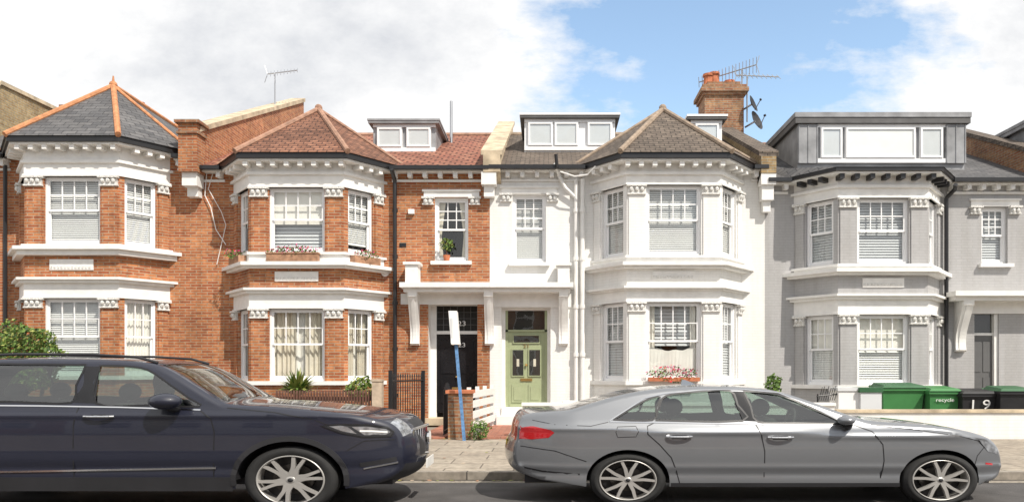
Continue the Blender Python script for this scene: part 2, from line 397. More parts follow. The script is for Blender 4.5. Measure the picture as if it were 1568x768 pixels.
def party(H,x,w,z0,z1,y0=20.62,y1=28.,m='brick_old',cm='stone',t=.12,flat=None):
    E=[(y1,5.),(YW+.1,5.),(YW+.1,z0-.75),(y0,z0-.45)]
    top=[(y0,z0),(y1,z1)]
    if flat: top=[(y0,z0),(y0+.9,z0+.12),(flat[0],flat[1]),(y1,z1)]
    H['parapet'].yz(x-w/2,x+w/2,top+E,m)
    for a,b in zip(top[:-1],top[1:]):
        H['coping'].yz(x-w/2-.06,x+w/2+.06,[(a[0],a[1]),(b[0],b[1]),(b[0],b[1]+t),(a[0],a[1]+t)],cm)
def dormer(H,x0,x1,yf,yb,z0,z1,panes,rm='lead',wm='lead',sl=.1,over=.12,fm=None):
    b=H['dormer'];b.box(x0,x1,yf+.05,yb,z0-1.2,z1,wm)
    b.box(x0-over,x1+over,yf-over,yb,z1,z1+sl*.55,fm or wm);b.box(x0-over-.02,x1+over+.02,yf-over-.02,yb,z1+sl*.55,z1+sl,rm)
    b.box(x0,x1,yf-.0,yf+.049,z1-.09,z1-.001,'upvc');b.box(x0,x1,yf-.02,yf+.049,z0-.06,z0+.06,'upvc')
    for (a,c,kind) in panes:
        b.box(a,c,yf-.01,yf+.045,z0+.061,z1-.091,'upvc')
        q=.07
        H['blinds'].poly([(a+q,yf-.013,z0+.06+q),(c-q,yf-.013,z0+.06+q),(c-q,yf-.013,z1-.09-q),(a+q,yf-.013,z1-.09-q)],kind)
        H['glazing'].poly([(a+q,yf-.022,z0+.06+q),(c-q,yf-.022,z0+.06+q),(c-q,yf-.022,z1-.09-q),(a+q,yf-.022,z1-.09-q)],'glass')
        for (p0,p1,r0,r1) in ((a+.02,c-.02,z1-.09-q,z1-.11),(a+.02,c-.02,z0+.08,z0+.06+q),(a+.02,a+q,z0+.06+q,z1-.09-q),(c-q,c-.02,z0+.06+q,z1-.09-q)):
            b.box(p0,p1,yf-.045,yf-.011,r0,r1,'upvc')
def upwin(H,l,r,t,b_,fill,m='trim_white',bars=(3,3),cap='capital',split=.5):
    x0,x1,z0,z1=X(l,YW),X(r,YW),Z(b_,YW),Z(t,YW);fr=(0,YW,1,0)
    window(H,fr,x0,x1,z0,z1,fill,bars=bars,dep=.12,split=split)
    tt=H['trim']
    tt.box(x0-.1,x1+.1,YW-.14,YW+.12,z0-.09,z0,m)
    tt.box(x0-.30,x1+.30,YW-.035,YW-.001,z1+.02,z1+.17,m);tt.box(x0-.34,x1+.34,YW-.08,YW-.001,z1+.17,z1+.22,m)
    for a,c in ((x0-.30,x0-.06),(x1+.06,x1+.30)): capital(tt,fr,a,c,z1+.019,.03,.18,cap)
    return (x0,x1,z0,z1,.2)
def console(b,x0,x1,ztop,zbot,dep=.5,m='trim_white'):
    h=ztop-zbot;P=[(YW-.001,ztop),(YW-dep,ztop),(YW-dep,ztop-.12)]
    for i in range(13):
        t=i/12;P.append((YW-(.10+(dep-.14)*(1-t)**2.2+.03*math.sin(t*math.pi*2)),ztop-.14-(h-.2)*t))
    P+=[(YW-.14,zbot+.05),(YW-.08,zbot),(YW-.001,zbot)]
    b.yz(x0,x1,P,m);b.yz(x0+(x1-x0)*.3,x1-(x1-x0)*.3,[(p[0]-.02,p[1]) for p in P[2:-2]]+[(YW-.05,zbot+.1),(YW-.05,ztop-.15)],m)
# ================================================================ HOUSES
BX=[(-13.6,-11.14),(-7.76,-5.31),(2.03,4.46),(7.51,9.85)]
XL=-17.3;XA=-9.58;XB=X(750,YW);XC=X(1171,YW);XD=13.4;XE=18.4
AP=21.9
# --- house 1
H1=Thing('brick_house')
lv1=dict(g0=215,g1=223,b1=246,w1t=270,w1b=374,s0=378,s1=391,c0=425,c1=433,w0t=456,w0b=575)
bay(H1,*BX[0],lv1,'brick','brick',(('slats','slats','slats'),('slats','slats','sheer')),ro=('slate','ridge_orange',AP,9.68,26.))
ze=Z(232,20.6)
wall(H1['walls'],XL,BX[0][0]-.7,YW,.05,ze,[],'brick');wall(H1['walls'],BX[0][1]+.6,XA,YW,.05,ze-.05,[],'brick')
mainroof(H1,XL,XA,ze+.1,BX[0][0]-1.05,BX[0][1]+1.05,'slate',.46,rid='ridge_orange')
H1['gutter'].tube([(X(10,20.9),20.85,ze-.3),(X(10,20.9),20.85,.3)],.05,'black')
party(H1,XL+.15,.4,8.2,10.6,y1=28,m='brick_yellow',cm='stone',flat=(23.8,10.45))
H1['ridge'].cyl((-12.37,AP,9.7),(-12.37,AP,9.98),.05,'ridge_orange',8,.02)
H1['pots'].cyl((X(216,26.2),26.2,9.5),(X(216,26.2),26.2,Z(157,26.2)),.12,'terracotta',10)
H1['chimney'].box(X(90,27),X(140,27),27,27.8,8.5,Z(160,27),'brick_old')
H1.done()
# --- house 2
H2=Thing('brick_house')
lv2=dict(g0=240,g1=248,b1=264,w1t=287,w1b=386,s0=402,s1=411,c0=441,c1=449,w0t=472,w0b=583)
bay(H2,*BX[1],lv2,'brick','brick',(('roller','roller','slatshort'),'curtain'),ro=('tile_red','ridge_brown',AP,9.02,26.))
ze=Z(255,20.67)
w23=upwin(H2,666,717,303,400,'tied')
pt=Z(432,20.4)
dxl,dxr=X(656,YW),X(731,YW);dz=Z(466,YW)
wall(H2['walls'],XA,BX[1][0]-.6,YW,.05,ze,[],'brick');wall(H2['walls'],BX[1][1]+.6,XB,YW,.05,ze,[w23,(dxl,dxr,.3,dz,.6)],'brick',rm='trim_white')
mainroof(H2,XA,XB,ze+.17,BX[1][0]-1.05,BX[1][1]+1.05,'tile_pan',.46,rid='ridge_brown')
party(H2,XA,.42,8.0,11.9,y1=29.5,m='brick',cm='stone',t=.14)
H2['parapet'].box(XA-.25,XA+.25,20.45,20.94,6.9,8.18,'brick');H2['coping'].box(XA-.33,XA+.33,20.37,21.02,8.18,8.26,'brick_old');H2['coping'].box(XA-.29,XA+.29,20.41,20.98,7.9,7.97,'brick_old')
H2['trim'].box(XA-.2,XA+.2,20.55,20.98,6.55,6.9,'trim_white');H2['trim'].box(XA-.15,XA+.15,20.75,20.98,6.3,6.55,'trim_white')
cx0,cx1=X(612,20.4),X(878,20.4)
H2['trim'].box(cx0,X(750,20.4),20.35,YW-.002,pt-.13,pt,'trim_white');H2['trim'].box(cx0+.08,X(750,20.4),20.5,YW-.003,pt-.24,pt-.13,'trim_white')
H2['trim'].box(X(614,YW),XB-.001,YW-.04,YW-.004,Z(466,YW)-.0,pt-.24,'trim_white')
console(H2['trim'],X(625,20.6),X(639,20.6),pt-.24,Z(528,20.8))
H2['trim'].box(X(622,20.6),X(641,20.6),20.45,20.9,pt,pt+.48,'trim_white');H2['trim'].box(X(619,20.6),X(644,20.6),20.4,20.95,pt+.48,pt+.55,'trim_white')
console(H2['trim'],X(741,20.6),X(755,20.6),pt-.24,Z(528,20.8))
dd=YW+.45
D=H2['door']
D.box(dxl,dxl+.16,dd-.03,dd+.1,.3,dz,'trim_white');D.box(dxr-.04,dxr,dd-.03,dd+.1,.3,dz,'trim_white')
D.box(dxl+.16,dxr-.04,dd,dd+.08,.45,Z(510,YW),'blackpaint');D.box(dxl+.16,dxr-.04,dd-.02,dd+.08,Z(510,YW),Z(505,YW),'trim_white')
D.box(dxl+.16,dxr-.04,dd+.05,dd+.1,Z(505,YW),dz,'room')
for i in range(7):
    u=dxl+.16+(dxr-dxl-.20)*i/6;D.box(u-.008,u+.008,dd,dd+.04,Z(505,YW),dz,'darklead')
for i in range(4):
    zz=Z(505,YW)+(dz-Z(505,YW))*i/4;D.box(dxl+.16,dxr-.04,dd+.01,dd+.045,zz-.008,zz+.008,'darklead')
W=dxr-dxl-.20
for (a,b,c,d_) in ((.1,.45,.12,.42),(.55,.9,.12,.42),(.1,.45,.5,.92),(.55,.9,.5,.92)):
    h=Z(510,YW)-.45;D.box(dxl+.16+W*a,dxl+.16+W*b,dd-.02,dd+.01,.45+h*c,.45+h*d_,'blackpaint')
D.ball((dxl+.16+W*.5,dd-.05,1.45),.04,.04,.03,'brass');D.box(dxl+.16+W*.38,dxl+.16+W*.62,dd-.03,dd,1.1,1.16,'brass')
D.box(dxl-.1,dxr+.1,YW-.3,dd,.15,.33,'stone')
H2.label('23',.19,(dxl+.16+W*.62,dd-.03,Z(497,YW)),'white');H2.label('23',.17,(dxl+.16+W*.62,dd-.03,Z(530,YW)),'white')
g=H2['pipes'];xx=X(604,20.8);g.tube([(X(600,20.6),20.55,ze-.1),(xx,20.85,ze-.35),(xx,20.88,.2)],.055,'black',8)
for k in range(5): g.cyl((xx,20.88,.9+k*1.25),(xx,20.88,1.0+k*1.25),.075,'black',8)
H2['details'].box(X(626,YW),X(635,YW),YW-.1,YW-.003,Z(328,YW),Z(321,YW),'white');H2['details'].box(X(612,YW),X(622,YW),YW-.02,YW-.003,Z(378,YW),Z(372,YW),'black')
H2['details'].cyl((X(590,YW),YW-.003,Z(418,YW)),(X(590,YW),YW-.06,Z(418,YW)),.1,'white',10)
g.tube([(X(316,20.9),20.93,Z(262,21)),(X(313,20.9),20.93,Z(300,21)),(X(322,20.9),20.93,Z(318,21)),(X(330,20.9),20.93,Z(352,21)),(X(345,20.9),20.93,Z(375,21))],.012,'white',5)
g.tube([(X(326,20.9),20.94,Z(262,21)),(X(318,20.9),20.94,Z(290,21)),(X(338,20.9),20.94,Z(325,21)),(X(345,20.9),20.94,Z(345,21)),(X(331,20.9),20.94,Z(405,21))],.01,'white',5)
yd=22.9
dormer(H2,X(571,yd),X(667,yd),yd,26.,Z(229,yd),Z(190,yd),[(X(577,yd),X(616,yd),'slatg'),(X(622,yd),X(660,yd),'slatg')],sl=.12)
H2['pipes'].cyl((X(691,24.5),24.5,8.3),(X(691,24.5),24.5,Z(155,24.5)),.045,'alu',8)
H2.done()
# --- house 3
H3=Thing('white_house')
lv3=dict(g0=240,g1=248,b1=264,w1t=283,w1b=391,s0=402,s1=411,c0=438,c1=444,w0t=462,w0b=583)
bay(H3,*BX[2],lv3,'painted_white','painted_white',('slats',('slatsg','drape','slatsg')),ro=('tile_brown','ridge_grey',AP,9.02,25.5))
w21=upwin(H3,785,836,298,402,'slats')
el,er=X(768,YW),X(843,YW);ez=Z(470,YW)
ze=Z(254,20.67)
wall(H3['walls'],XB,BX[2][0]-.6,YW,.05,ze,[w21,(el,er,.3,ez,.35)],'painted_white',rm='trim_white');wall(H3['walls'],BX[2][1]+.6,XC,YW,.05,ze,[],'painted_white')
mainroof(H3,XB,XC,ze+.17,BX[2][0]-1.05,BX[2][1]+1.05,'tile_brown',.46,rid='ridge_grey')
party(H3,XB+.08,.46,7.38,10.55,y0=20.6,y1=28,m='stone',cm='stone',t=.12)
H3['trim'].box(XB-.2,XB+.2,20.62,20.98,6.6,6.93,'trim_white');H3['trim'].box(XB-.14,XB+.14,20.75,20.98,6.3,6.6,'trim_white')
H3['trim'].box(X(750,20.4)+.003,cx1,20.35,YW-.002,pt-.13,pt,'trim_white');H3['trim'].box(X(750,20.4)+.003,cx1-.08,20.5,YW-.003,pt-.24,pt-.13,'trim_white')
H3['trim'].box(XB+.002,X(876,YW),YW-.04,YW-.004,ez,pt-.24,'trim_white')
console(H3['trim'],X(856,20.6),X(870,20.6),pt-.24,Z(528,20.8))
H3['trim'].box(X(854,20.6),X(872,20.6),20.45,20.9,pt,pt+.45,'trim_white');H3['trim'].box(X(851,20.6),X(875,20.6),20.4,20.95,pt+.45,pt+.52,'trim_white')
D=H3['door'];dd=YW+.30;xa=el+.09;xb=er-.09;zt=Z(507,YW);zb=.62
D.box(el,xa,dd-.05,dd+.1,.3,ez,'trim_white');D.box(xb,er,dd-.05,dd+.1,.3,ez,'trim_white');D.box(xa,xb,dd-.05,dd+.1,ez-.07,ez,'trim_white')
D.box(xa,xb,dd-.03,dd+.1,zt,zt+.06,'sage')
D.box(xa,xb,dd+.0,dd+.06,zb,zt,'sage')
D.box(xa,xa+.07,dd-.03,dd,zb,ez-.07,'sage');D.box(xb-.07,xb,dd-.03,dd,zb,ez-.07,'sage')
H3['glazing'].poly([(xa,dd-.02,zt+.06),(xb,dd-.02,zt+.06),(xb,dd-.02,ez-.07),(xa,dd-.02,ez-.07)],'glass')
H3['rooms'].poly([(xa,dd+.05,zt+.06),(xb,dd+.05,zt+.06),(xb,dd+.05,ez-.07),(xa,dd+.05,ez-.07)],'room')
DW=xb-xa;DH=zt-zb
for (a,b,c,d_) in ((.17,.43,.42,.76),(.57,.83,.42,.76),(.2,.8,.86,.95)):
    D.box(xa+DW*a-.03,xa+DW*b+.03,dd-.03,dd,zb+DH*c-.03,zb+DH*d_+.03,'sage')
    D.box(xa+DW*a,xa+DW*b,dd-.034,dd-.01,zb+DH*c,zb+DH*d_,'room')
    H3['glazing'].poly([(xa+DW*a,dd-.038,zb+DH*c),(xa+DW*b,dd-.038,zb+DH*c),(xa+DW*b,dd-.038,zb+DH*d_),(xa+DW*a,dd-.038,zb+DH*d_)],'glass')
    if c<.5: D.box(xa+DW*(a+(b-a)*.38),xa+DW*(a+(b-a)*.62),dd-.037,dd-.033,zb+DH*(c+.12),zb+DH*(d_-.12),'cream_cloth')
for (a,b,c,d_) in ((.15,.45,.06,.30),(.55,.85,.06,.30)):
    D.box(xa+DW*a,xa+DW*b,dd-.02,dd,zb+DH*c,zb+DH*d_,'sage');D.box(xa+DW*a+.06,xa+DW*b-.06,dd-.035,dd-.02,zb+DH*c+.06,zb+DH*d_-.06,'sage')
D.box(xa+DW*.36,xa+DW*.64,dd-.03,dd,zb+DH*.345,zb+DH*.38,'brass');D.ball((xa+DW*.5,dd-.06,zb+DH*.56),.04,.04,.035,'brass')
H3.label('21',.14,(xa+DW*.5,dd-.02,zb+DH*.79),'brass')
D.box(xa+DW*.1,xa+DW*.9,dd-.05,dd,zb+.005,zb+.07,'sage')
D.box(el-.12,er+.12,YW-.35,dd,.1,.4,'trim_white');D.box(el,er,YW-.05,dd,.4,zb,'trim_white')
g=H3['pipes']
for px_,r in ((882,.05),(892,.06)):
    g.tube([(X(px_,20.85),20.88,ze-.3),(X(px_,20.85),20.88,.3)],r,'trim_white',8)
    for k in range(5): g.cyl((X(px_,20.85),20.88,.7+k*1.3),(X(px_,20.85),20.88,.8+k*1.3),r+.02,'trim_white',8)
g.tube([(X(850,20.6),20.62,Z(250,20.6)),(X(856,20.8),20.85,Z(268,20.8)),(X(866,20.8),20.85,Z(287,20.8)),(X(880,20.8),20.88,Z(300,20.8))],.045,'trim_white',8)
g.cyl((X(851,20.4),20.5,Z(236,20.5)),(X(853,20.5),20.55,Z(256,20.5)),.045,'black',8)
g.tube([(X(858,20.4),20.55,Z(262,20.5)),(X(880,20.4),20.5,Z(270,20.5)),(X(900,20.4),20.45,Z(268,20.5)),(X(912,20.3),20.3,Z(256,20.4))],.02,'trim_white',6)
H3['details'].box(X(864,20.4),X(878,20.4),19.6,20.4,.1,.75,'trim_white');H3['details'].box(X(861,20.4),X(881,20.4),19.5,20.45,.75,.83,'trim_white')
yd=22.6
dormer(H3,X(803,yd),X(942,yd),yd,26.,Z(227,yd),Z(182,yd),[(X(808,yd),X(847,yd),'slatg'),(X(848.5,yd),X(886,yd),'slatg'),(X(899,yd),X(938,yd),'slatg')],rm='upvc',wm='upvc',sl=.14,fm='darklead')
yd=23.2
dormer(H3,X(1058,yd),X(1106,yd),yd,26.,Z(222,yd),Z(184,yd),[(X(1064,yd),X(1101,yd),'slatg')],rm='upvc',wm='upvc',sl=.14,fm='darklead')
party(H3,XC,.40,7.35,10.6,y0=20.6,y1=28,m='brick_yellow',cm='tile_brown',t=.13)
H3['trim'].box(XC-.2,XC+.2,20.62,20.98,6.6,6.9,'trim_white');H3['trim'].box(XC-.16,XC+.16,20.7,20.98,6.2,6.6,'trim_white');H3['trim'].box(XC-.1,XC+.1,20.8,20.98,5.9,6.2,'trim_white')
yc=25.8;a,b=X(1079,yc),X(1139,yc);c=H3['chimney']
c.box(a,b,yc,yc+1.1,8.5,Z(146,yc),'brick_old')
for i,(e,t0,t1) in enumerate(((.06,146,141),(.14,141,135),(.08,135,130))): c.box(a-e,b+e,yc-e,yc+1.1+e,Z(t0,yc),Z(t1,yc)-.001*i,'brick_old')
c.box(a+.1,b-.1,yc+.05,yc+1.,Z(130,yc),Z(124,yc),'brick_old')
for px_,h in ((1089,24),(1098,27),(1122,10)):
    x_=X(px_,yc);c.cyl((x_,yc+.45,Z(128,yc)),(x_,yc+.45,Z(128-h*.75,yc)),.19,'terracotta',12,.15);c.cyl((x_,yc+.45,Z(128-h*.75,yc)),(x_,yc+.45,Z(128-h*.75,yc)+.08),.19,'terracotta',12)
H3.done()
# --- house 4
H4=Thing('gray_house')
lv4=dict(g0=262,g1=267,b1=284,w1t=303,w1b=404,s0=412,s1=421,c0=450,c1=458,w0t=481,w0b=589)
bay(H4,*BX[3],lv4,'painted_gray','painted_gray',('slatsg','shutter'),dent='black')
ze=Z(272,20.67)
w19=upwin(H4,1503,1543,317,404,'slatsg',bars=(3,3))
ol,orr=X(1492,YW),X(1524,YW);oz=Z(480,YW)
wall(H4['walls'],XC,BX[3][0]-.6,YW,.05,ze,[],'painted_gray');wall(H4['walls'],BX[3][1]+.6,XD,YW,.05,ze,[w19,(ol,orr+.1,.3,oz,.25)],'painted_gray')
mainroof(H4,XC,XD,ze+.14,BX[3][0]-1.,BX[3][1]+1.,'slate',.46)
E=outline(*BX[3],.42);zz=Z(262,YF)+.003
H4['roof'].poly([(E[0][0],E[0][1],zz),(E[1][0],E[1][1],zz),(E[2][0],E[2][1],zz),(E[3][0],E[3][1],zz),(E[3][0],21.9,zz+.55),(E[0][0],21.9,zz+.55)],'slate')
yd=21.75
dormer(H4,X(1222,yd),X(1478,yd),yd,25.8,Z(246,yd),Z(190,yd),[(X(1256,yd),X(1290,yd),'slatg'),(X(1294,yd),X(1402,yd),'slat'),(X(1408,yd),X(1444,yd),'slatg')],sl=.30,over=.1,fm='darklead')
H4['dormer'].box(X(1222,yd)-.01,X(1252,yd),yd-.03,yd+.03,Z(250,yd),Z(191,yd),'lead');H4['dormer'].box(X(1448,yd),X(1478,yd)+.01,yd-.03,yd+.03,Z(250,yd),Z(191,yd),'lead')
for px_ in (1223,1237,1251,1449,1463,1477): H4['dormer'].cyl((X(px_,yd),yd-.035,Z(250,yd)),(X(px_,yd),yd-.035,Z(191,yd)),.018,'lead',6)
pc=Z(445,20.4)
H4['trim'].box(X(1462,20.4),X(1640,20.4),20.35,YW-.002,pc-.13,pc,'trim_white');H4['trim'].box(X(1466,20.4),X(1640,20.4),20.5,YW-.003,pc-.24,pc-.13,'trim_white')
H4['trim'].box(X(1486,YW),XD,YW-.04,YW-.004,oz,pc-.24,'trim_white')
console(H4['trim'],X(1473,20.6),X(1489,20.6),pc-.24,Z(538,20.8),m='trim_white')
D=H4['door'];D.box(ol,orr,YW+.15,YW+.2,.5,Z(513,YW),'greydoor');D.box(ol,orr,YW+.13,YW+.2,Z(513,YW),Z(509,YW),'trim_white')
H4['glazing'].poly([(ol,YW+.15,Z(509,YW)),(orr,YW+.15,Z(509,YW)),(orr,YW+.15,oz),(ol,YW+.15,oz)],'glass');D.box(ol,orr,YW+.2,YW+.23,Z(509,YW),oz,'room')
for (p,q,r_,s_) in ((.12,.45,.1,.45),(.55,.88,.1,.45),(.12,.45,.52,.92),(.55,.88,.52,.92)):
    DW=orr-ol;DH=Z(513,YW)-.5;D.box(ol+DW*p,ol+DW*q,YW+.135,YW+.15,.5+DH*r_,.5+DH*s_,'greydoor')
D.box(orr,orr+.1,YW+.05,YW+.2,.3,oz,'trim_white');D.box(ol-.1,orr+.2,YW-.3,YW+.2,.1,.5,'stone')
g=H4['pipes'];xx=X(1450,20.85);g.tube([(X(1465,20.5),20.55,Z(283,20.6)),(X(1462,20.7),20.7,Z(290,20.7)),(xx,20.88,Z(302,20.8)),(xx,20.88,.2)],.055,'black',8)
party(H4,XD,.36,7.35,10.2,y0=20.6,y1=27,m='brick_old',cm='tile_brown',t=.13)
H4.done()
H5=Thing('gray_house')
wall(H5['walls'],XD,XE,YW,.05,6.9,[],'painted_gray');mainroof(H5,XD,XE,7.0,XE-.1,XE,'slate',.46)
dormer(H5,XD+.4,XE-.6,22.,26,Z(235,22),Z(192,22),[(XD+1.2,XE-1.4,'slatg')],sl=.2)
window(H5,(0,YW-.02,1,0),15.2,16.2,1.6,3.4,'slats',dep=-.12);window(H5,(0,YW-.02,1,0),15.2,16.2,4.6,6.2,'slats',dep=-.12)
H5['walls'].box(XE-.1,XE+.2,YW,32,0,7,'brick_old')
H5.done()
# ---------------------------------------------------------------- aerials
def yagi(name,base,top,ang,L,n,tilt=0,r=.02):
    T=Thing(name);b=T['boom'];b.cyl(base,top,r*1.3,'alu',6)
    dx=math.cos(ang);dy=math.sin(ang);p0=Vector(top)-Vector((dx,dy,tilt))*L*.25;p1=Vector(top)+Vector((dx,dy,tilt))*L*.75
    b.cyl(p0,p1,r,'alu',6)
    for i in range(n):
        p=p0+(p1-p0)*i/(n-1);h=.30-.1*i/n;q=Vector((-dy,dx,0))*h*.75+Vector((0,0,h*.6));T['elements'].cyl(p-q,p+q,r*.55,'alu',5)
    for sg in (-1,1): T['elements'].cyl(p0,p0+Vector((-dx*.1,0,sg*.3)),r*.6,'alu',5)
    T.done()
D_=27.
yagi('tv_aerial',(X(421,D_),D_,9.),(X(421,D_),D_,Z(112,D_)),.3,1.0,10,.25)
D_=26.
yagi('tv_aerial',(X(1136,D_),D_,10.9),(X(1136,D_),D_,Z(106,D_)),2.9,1.9,18,-.22)
yagi('tv_aerial',(X(1144,D_),D_,10.),(X(1144,D_),D_,Z(116,D_)),.15,1.5,10,.02)
def dish(px_,py_,D,r,az):
    T=Thing('satellite_dish');c=Vector((X(px_,D),D,Z(py_,D)));ax=Vector((math.sin(az),-math.cos(az),.35)).normalized();a=ax.orthogonal().normalized();b=ax.cross(a)
    vs=[c];fs=[]
    for j in range(1,4):
        for i in range(14):
            t=2*math.pi*i/14;rr=r*j/3;vs.append(c+(a*math.cos(t)+b*math.sin(t))*rr+ax*.25*rr*rr/r)
    for i in range(14):
        k=(i+1)%14;fs.append((0,1+i,1+k))
        for j in range(2): fs.append((1+j*14+i,1+j*14+14+i,1+j*14+14+k,1+j*14+k))
    T['reflector'].raw(vs,fs,'plastic');T['arm'].cyl(c-b*r*.8,c+ax*r*1.1,.015,'alu');T['arm'].cyl(c+ax*r*1.0,c+ax*r*1.2,.04,'black');T['arm'].cyl(c,c+Vector((-.25,.3,-.1)),.03,'alu');T.done()
dish(1151,160,25.7,.29,1.0);dish(1156,186,25.7,.34,.85)
# ---------------------------------------------------------------- ground
def sheet(name,x0,x1,y0,y1,z,m):
    b=MB();b.poly([(x0,y0,z),(x1,y0,z),(x1,y1,z),(x0,y1,z)],m);return b.obj(name)
sheet('ground',-400,400,-400,400,-.02,'gravel')
KY=11.3
sheet('road',-80,80,1.,KY,0,'asphalt')
b=MB();b.box(-80,80,KY+.16,16.85,-.01,.12,'paving');b.obj('pavement')
b=MB();b.box(-80,80,KY,KY+.16,-.01,.125,'kerbstone');b.obj('kerb')
b=MB();b.box(-80,80,-3.,.84,-.01,.12,'paving');b.obj('pavement')
b=MB();b.box(-80,80,.84,1.0,-.01,.125,'kerbstone');b.obj('kerb')
sheet('front_garden',-25,25,16.85,21.,.10,'gravel')
b=MB();b.box(X(640,17),X(682,17),16.85,20.9,.09,.16,'quarry');b.box(X(730,17),X(800,17),16.85,20.8,.09,.165,'quarry');b.obj('tiled_path')
b=MB();b.poly([(-30,KY-.25,.004),(30,KY-.25,.004),(30,KY-.02,.004),(-30,KY-.02,.004)],'gravel');b.obj('gutter_grit')
b=MB();R_=random.Random(5)
for i in range(160):
    x_=R_.uniform(-4,1.5);y_=R_.choice([KY-.04-abs(R_.gauss(0,.06)),R_.uniform(KY+.3,16.6),16.8-abs(R_.gauss(0,.1))]);z_=.008 if y_<KY else .13;a_=R_.uniform(0,6.3);s_=R_.uniform(.015,.04)
    b.poly([(x_+s_*math.cos(a_+k*1.57)*(1.6 if k%2 else 1),y_+s_*math.sin(a_+k*1.57),z_+R_.uniform(0,.012)) for k in range(4)],R_.choice(['leafy','wood_box','wood_brown','wood_pale']))
b.obj('fallen_leaves')
for k,(x0,x1,m) in enumerate(((-24,-16,'brick'),(-16,-8,'painted_white'),(-8,0,'brick'),(0,8,'brick'),(8,16,'painted_white'),(16,24,'brick'))):
    T=Thing({'brick':'brick_house','painted_white':'white_house'}[m])
    T['walls'].box(x0,x1-.003,-16,-8,0,6.6,m);T['roof'].poly([(x0,-7.7,6.6),(x1,-7.7,6.6),(x1,-12,8.7),(x0,-12,8.7)],'slate');T['roof'].poly([(x0,-16,6.6),(x1,-16,6.6),(x1,-12,8.7),(x0,-12,8.7)],'slate')
    for cx_ in (x0+1.7,x0+4,x0+6.4):
        for z_ in (1.2,4.2):
            T['windows'].box(cx_-.6,cx_+.6,-8.02,-7.94,z_,z_+1.9,'upvc');T['windows'].box(cx_-.5,cx_+.5,-7.95,-7.92,z_+.1,z_+.9,'room');T['windows'].box(cx_-.5,cx_+.5,-7.95,-7.92,z_+1.,z_+1.8,'room')
    T['trim'].box(x0,x1-.004,-8.1,-7.85,3.5,3.75,'trim_white');T.done()
# ---------------------------------------------------------------- plants
def leaves(b,c,r,n,size,mats,flat=0,up=.3,seed=1):
    R=random.Random(seed)
    for i in range(n):
        while 1:
            p=[R.uniform(-1,1) for _ in range(3)];l=math.sqrt(sum(q*q for q in p))
            if l<1 and l>R.uniform(.2,.9): break
        k=1+.22*math.sin(p[0]*5+seed)*math.cos(p[2]*6+seed*2)*l
        P=Vector((c[0]+p[0]*r[0]*k,c[1]+p[1]*r[1]*k,c[2]+p[2]*r[2]*k))
        d=Vector((R.gauss(0,1),R.gauss(0,1),R.gauss(0,1)+up)).normalized();a=d.orthogonal().normalized();e=d.cross(a);s=size*R.uniform(.6,1.3)
        b.poly([P-a*s*.45,P-e*s*.3+d*0,P+a*s*.6,P+e*s*.3],R.choice(mats))
def spiky(b,c,n,L,mats,seed=1):
    R=random.Random(seed)
    for i in range(n):
        a=R.uniform(0,6.28);t=R.uniform(.25,1.25);l=L*R.uniform(.7,1.1);w=.03
        d=Vector((math.cos(a)*math.sin(t),math.sin(a)*math.sin(t),math.cos(t)));s=Vector((-math.sin(a),math.cos(a),0))*w
        P=Vector(c);Q=P+d*l*.6;T=P+d*l+Vector((0,0,-l*.25*math.sin(t)))
        m=R.choice(mats);b.poly([P-s,P+s,Q+s,Q-s],m);b.poly([Q-s,Q+s,T],m)
T=Thing('hedge');xx=X(28,17.6)
leaves(T['foliage'],(xx-.1,17.8,1.85),(.90,.7,.86),7000,.085,['leaf1','leaf2','leaf2','leaf3','leafy'],seed=3)
T['stems'].cyl((xx,17.8,.1),(xx,17.8,1.6),.05,'wood_brown');T['stems'].cyl((xx-.4,17.8,.1),(xx-.5,17.8,1.6),.04,'wood_brown');T['stems'].cyl((xx+.3,17.8,.1),(xx+.4,17.9,1.6),.04,'wood_brown');T.done()
T=Thing('yucca_plant');spiky(T['leaves'],(X(456,18.2),18.2,1.02),220,.72,['leaf2','leafy','leafy','leaf1'],5);T['stem'].cyl((X(456,18.2),18.2,.1),(X(456,18.2),18.2,1.05),.06,'wood_brown');T.done()
T=Thing('shrub');leaves(T['foliage'],(X(553,18.),18.,1.18),(.36,.3,.32),900,.08,['leaf2','leafy','leaf1'],seed=8);T['stem'].cyl((X(553,18.),18.,.1),(X(553,18.),18.,1.),.03,'wood_brown');T.done()
T=Thing('shrub');leaves(T['foliage'],(X(734,16.6),16.6,.33),(.22,.18,.22),700,.05,['leaf2','leaf2','leaf1'],seed=9);T['stem'].cyl((X(734,16.6),16.6,.1),(X(734,16.6),16.6,.3),.03,'wood_brown');T.done()
T=Thing('shrub');leaves(T['foliage'],(X(1184,19.5),19.5,1.25),(.2,.2,.3),260,.10,['leaf2','leaf1'],seed=19);T['stem'].cyl((X(1184,19.5),19.5,.1),(X(1184,19.5),19.5,1.3),.02,'wood_brown');T.done()
def planter(x0,x1,y,z,h=.2,seed=1,fl=('flower_pink','flower_red'),box=True,nf=110,hh=.14):
    T=Thing('flower_window_box')
    if box:
        T['box'].box(x0,x1,y-.2,y,z,z+h,'wood_box');T['box'].box(x0-.02,x1+.02,y-.22,y+.01,z+h,z+h+.03,'wood_box')
    else: T['box'].box(x0+.03,x1-.03,y-.18,y,z,z+.1,'terracotta')
    c=((x0+x1)/2,y-.1,z+(h if box else .1)+.07);r=((x1-x0)/2,.14,hh)
    leaves(T['foliage'],c,r,int(300*(x1-x0)),.06,['leaf1','leaf2','leaf3'],seed=seed)
    leaves(T['flowers'],(c[0],c[1]-.03,c[2]+.03),r,int(nf*(x1-x0)),.06,list(fl),seed=seed+5);T.done()
sz=Z(402,20)
planter(X(410,19.85),X(488,19.85),19.93,sz,seed=2)
